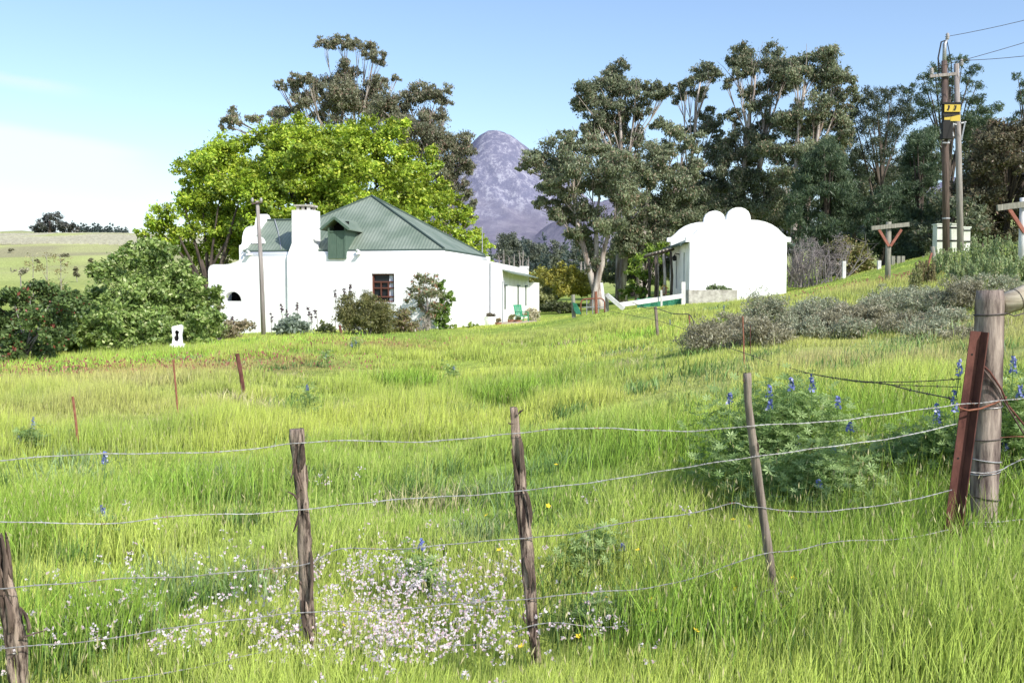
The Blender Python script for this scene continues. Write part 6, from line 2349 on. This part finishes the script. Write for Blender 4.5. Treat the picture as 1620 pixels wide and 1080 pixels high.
def barbed(label, pts, mat='wire', depth=None, r=.0017, pitch=.075, barb=.27, step=.018, kink=.004):
    dp = depth or fence_depth
    p3 = [P(x, y, dp(x)) for x, y in pts]
    path = spline(p3, step)
    for i in range(len(path)):
        path[i] = path[i] + Vector((0, random.uniform(-1, 1) * .002, kink * math.sin(i * step * 9 + pts[0][1]) * .45 + kink * .35 * math.sin(i * step * 23)))
    rt = thing('barbed_wire', label, 'wire', path[0])
    s = 0
    A, B = [], []
    nb = barb * .4
    bars = []
    for i, p in enumerate(path):
        d = (path[min(i + 1, len(path) - 1)] - path[max(i - 1, 0)]).normalized()
        s1 = d.cross(Vector((0, 0, 1))).normalized()
        s2 = s1.cross(d)
        ph = 2 * math.pi * s / pitch
        off = (s1 * math.cos(ph) + s2 * math.sin(ph)) * r * 1.15
        A.append(p + off)
        B.append(p - off)
        if i + 1 < len(path):
            s += (path[i + 1] - p).length
        if s > nb:
            nb += barb * random.uniform(.92, 1.08)
            bars.append((p.copy(), d, s1, s2))
    for q in (A, B):
        m = MB()
        m.tube(q, r, 5, caps=False)
        m.build('strand', M[mat], rt, path[0], smooth=True, fixn=False)
    for p, d, s1, s2 in bars:
        m = MB()
        m.tube([p + d * (k * .0035 - .01) + (s1 * math.cos(k * 1.3) + s2 * math.sin(k * 1.3)) * r * 2.5 for k in range(7)], r * .9, 4)
        e = random.uniform(0, 6.28)
        for sg in (-1, 1):
            v = (s1 * math.cos(e) + s2 * math.sin(e)) * sg + d * .35 * sg
            m.tube([p + d * sg * .008, p + d * sg * .008 + v.normalized() * .016], [r * .9, r * .4], 4)
        m.build('barb', M['rust_light' if random.random() < .35 else mat], rt, path[0])
    return rt


barbed('topmost bright barbed wire across the whole front fence', [(-70, 733), (0, 728), (150, 718), (300, 716), (350, 715), (420, 707), (472, 700), (560, 697), (640, 699), (730, 694), (812, 686), (880, 678), (950, 677), (1030, 681), (1100, 681), (1185, 674), (1300, 667), (1400, 656), (1510, 640), (1560, 636), (1640, 626), (1800, 590), (1960, 560)])
barbed('second barbed wire from the top of the front fence', [(-70, 824), (0, 825), (120, 827), (180, 828), (300, 814), (400, 812), (478, 806), (560, 796), (640, 789), (730, 784), (820, 776), (930, 764), (1000, 752), (1100, 737), (1192, 722), (1340, 703), (1430, 689), (1514, 671)])
barbed('third barbed wire with a kink before the slim stake', [(-70, 935), (10, 930), (120, 921), (200, 913), (280, 913), (390, 902), (483, 892), (540, 868), (620, 868), (700, 862), (832, 850), (910, 843), (990, 826), (1080, 813), (1120, 806), (1162, 795), (1178, 801), (1205, 803), (1290, 809), (1400, 798), (1506, 775)], mat='wire_dull')
barbed('fourth barbed wire half hidden by grass', [(-70, 1030), (30, 1023), (150, 1012), (260, 995), (330, 985), (420, 974), (487, 968), (600, 965), (720, 955), (838, 946), (930, 937), (1020, 930), (1110, 910), (1160, 891), (1216, 874), (1270, 868), (1320, 857), (1420, 852), (1500, 838)], mat='wire_dull')
barbed('lowest barbed wire sagging into the grass', [(150, 1082), (270, 1062), (340, 1048), (420, 1030), (491, 1018), (600, 1022), (760, 1018), (800, 1005), (838, 990), (880, 985), (960, 991), (1040, 983), (1100, 972), (1160, 955), (1190, 940), (1228, 930)], mat='wire_dull')
# wires past the corner on the right
dr = lambda px: 5.62
barbed('short barbed wire rising right from the corner post', [(1535, 746), (1560, 748), (1585, 742), (1602, 733), (1640, 722), (1800, 690), (1960, 672)], depth=lambda px: 5.6 if px < 1650 else 5.8)
barbed('low barbed wire right of the corner post foot', [(1535, 826), (1570, 826), (1600, 822), (1650, 818), (1800, 800), (1960, 780)], depth=lambda px: 5.61 if px < 1660 else 5.8)
m = MB()
m.tube([P(1580, 692, 5.66), P(1610, 690, 5.6), P(1650, 692, 5.6), P(1960, 640, 5.8)], .0028, 5)
simple('plain_wire', 'thin rusty plain wire right of the corner post', 'wire', m, 'rust_light', P(1580, 692, 5.66))

# side fence running back to the gate: rods and slack dark wires
GRods = 'rusty rods of the side fences'


def rod(px0, py0, px1, py1, Y, r, label, mat='rust', name='fence_rod'):
    b = P(px1, py1, Y)
    b.z = min(b.z, H(b.x, b.y) + .02)
    t_ = P(px0, py0, Y)
    m = MB()
    m.tube([b + Vector((0, 0, -.15)), b.lerp(t_, .5), t_], r, 6)
    simple(name, label, 'fence rod', m, mat, b)
    return t_, b


rod(1175, 500, 1178, 588, 15, .011, 'thin rusty rod behind the slim grey stake', 'rust_light')
rod(1187, 515, 1187, 560, 18, .007, 'short faint rod beside the thin rusty one')
rod(1090, 497, 1094, 555, 20.5, .014, 'rusty rod in the low brown shrub', 'rust_light')
rod(1037, 485, 1041, 535, 27, .042, 'brown wooden post of the side fence nearest the gate', 'grey_post', 'fence_post')
rod(115, 627, 126, 716, 13, .017, 'rusty rod at the left edge of the field', 'rust_light')
rod(274, 569, 284, 679, 15, .015, 'tall thin rusty rod in the left of the field', 'rust_light')
rod(375, 559, 388, 628, 19, .04, 'thick leaning rusty post in the left field', 'rust')
rod(537, 514, 543, 540, 36, .05, 'dark rusty post in front of the rounded dark shrub', 'rust')
rod(492, 540, 495, 572, 29, .016, 'short rusty rod in the sorrel below the shrubs', 'rust')


def side_depth(px):
    # the side fence runs straight back along x = 3.3
    return float(np.clip(3.35 * F / max(px - 810, 40), 5.8, 42))


def slack(label, pts, dep, r=.0045, barb=.35):
    p3 = [P(x, y, dep(x)) for x, y in pts]
    path = spline(p3, .12)
    rt = thing('slack_wire', label, 'wire', path[0])
    m = MB()
    m.tube(path, r, 5)
    m.build('strand', M['wire_dark'], rt, path[0], smooth=True)
    s = 0
    nb = .2
    for a, c_ in zip(path[:-1], path[1:]):
        s += (c_ - a).length
        if s > nb and a.y < 14:
            nb += barb
            m = MB()
            for q in range(3):
                v = Vector((random.uniform(-1, 1), random.uniform(-1, 1), random.uniform(-1, 1))).normalized() * .016
                m.tube([a - v, a + v], r * .6, 4)
            m.build('barb', M['wire_dark'], rt, path[0])


slack('dark slack wire from the corner post back to the gate', [(1514, 632), (1440, 617), (1400, 607), (1345, 602), (1275, 589), (1200, 566), (1130, 541), (1094, 525), (1040, 507), (1000, 499), (965, 492)], side_depth, .0055)
slack('dark slack wire drooping across the lupin bush', [(1520, 599), (1460, 603), (1400, 604), (1345, 601), (1260, 588), (1220, 587), (1178, 582)], side_depth, .004)
slack('thin dark wire low behind the corner post', [(1520, 612), (1450, 610), (1395, 607), (1320, 597)], side_depth, .003)
slack('rusty sagging wire between two far rods of the side fence', [(1000, 478), (1020, 487), (1038, 488), (1060, 495), (1075, 497), (1091, 498), (1098, 511)], side_depth, .010, 9)
slack('thin wire from the dark rusty post down to the left', [(538, 520), (515, 526), (495, 528)], lambda px: 33, .006, 9)
slack('sagging wire from the dark rusty post to the short rod', [(540, 527), (528, 535), (512, 541), (494, 543)], lambda px: 33, .006, 9)
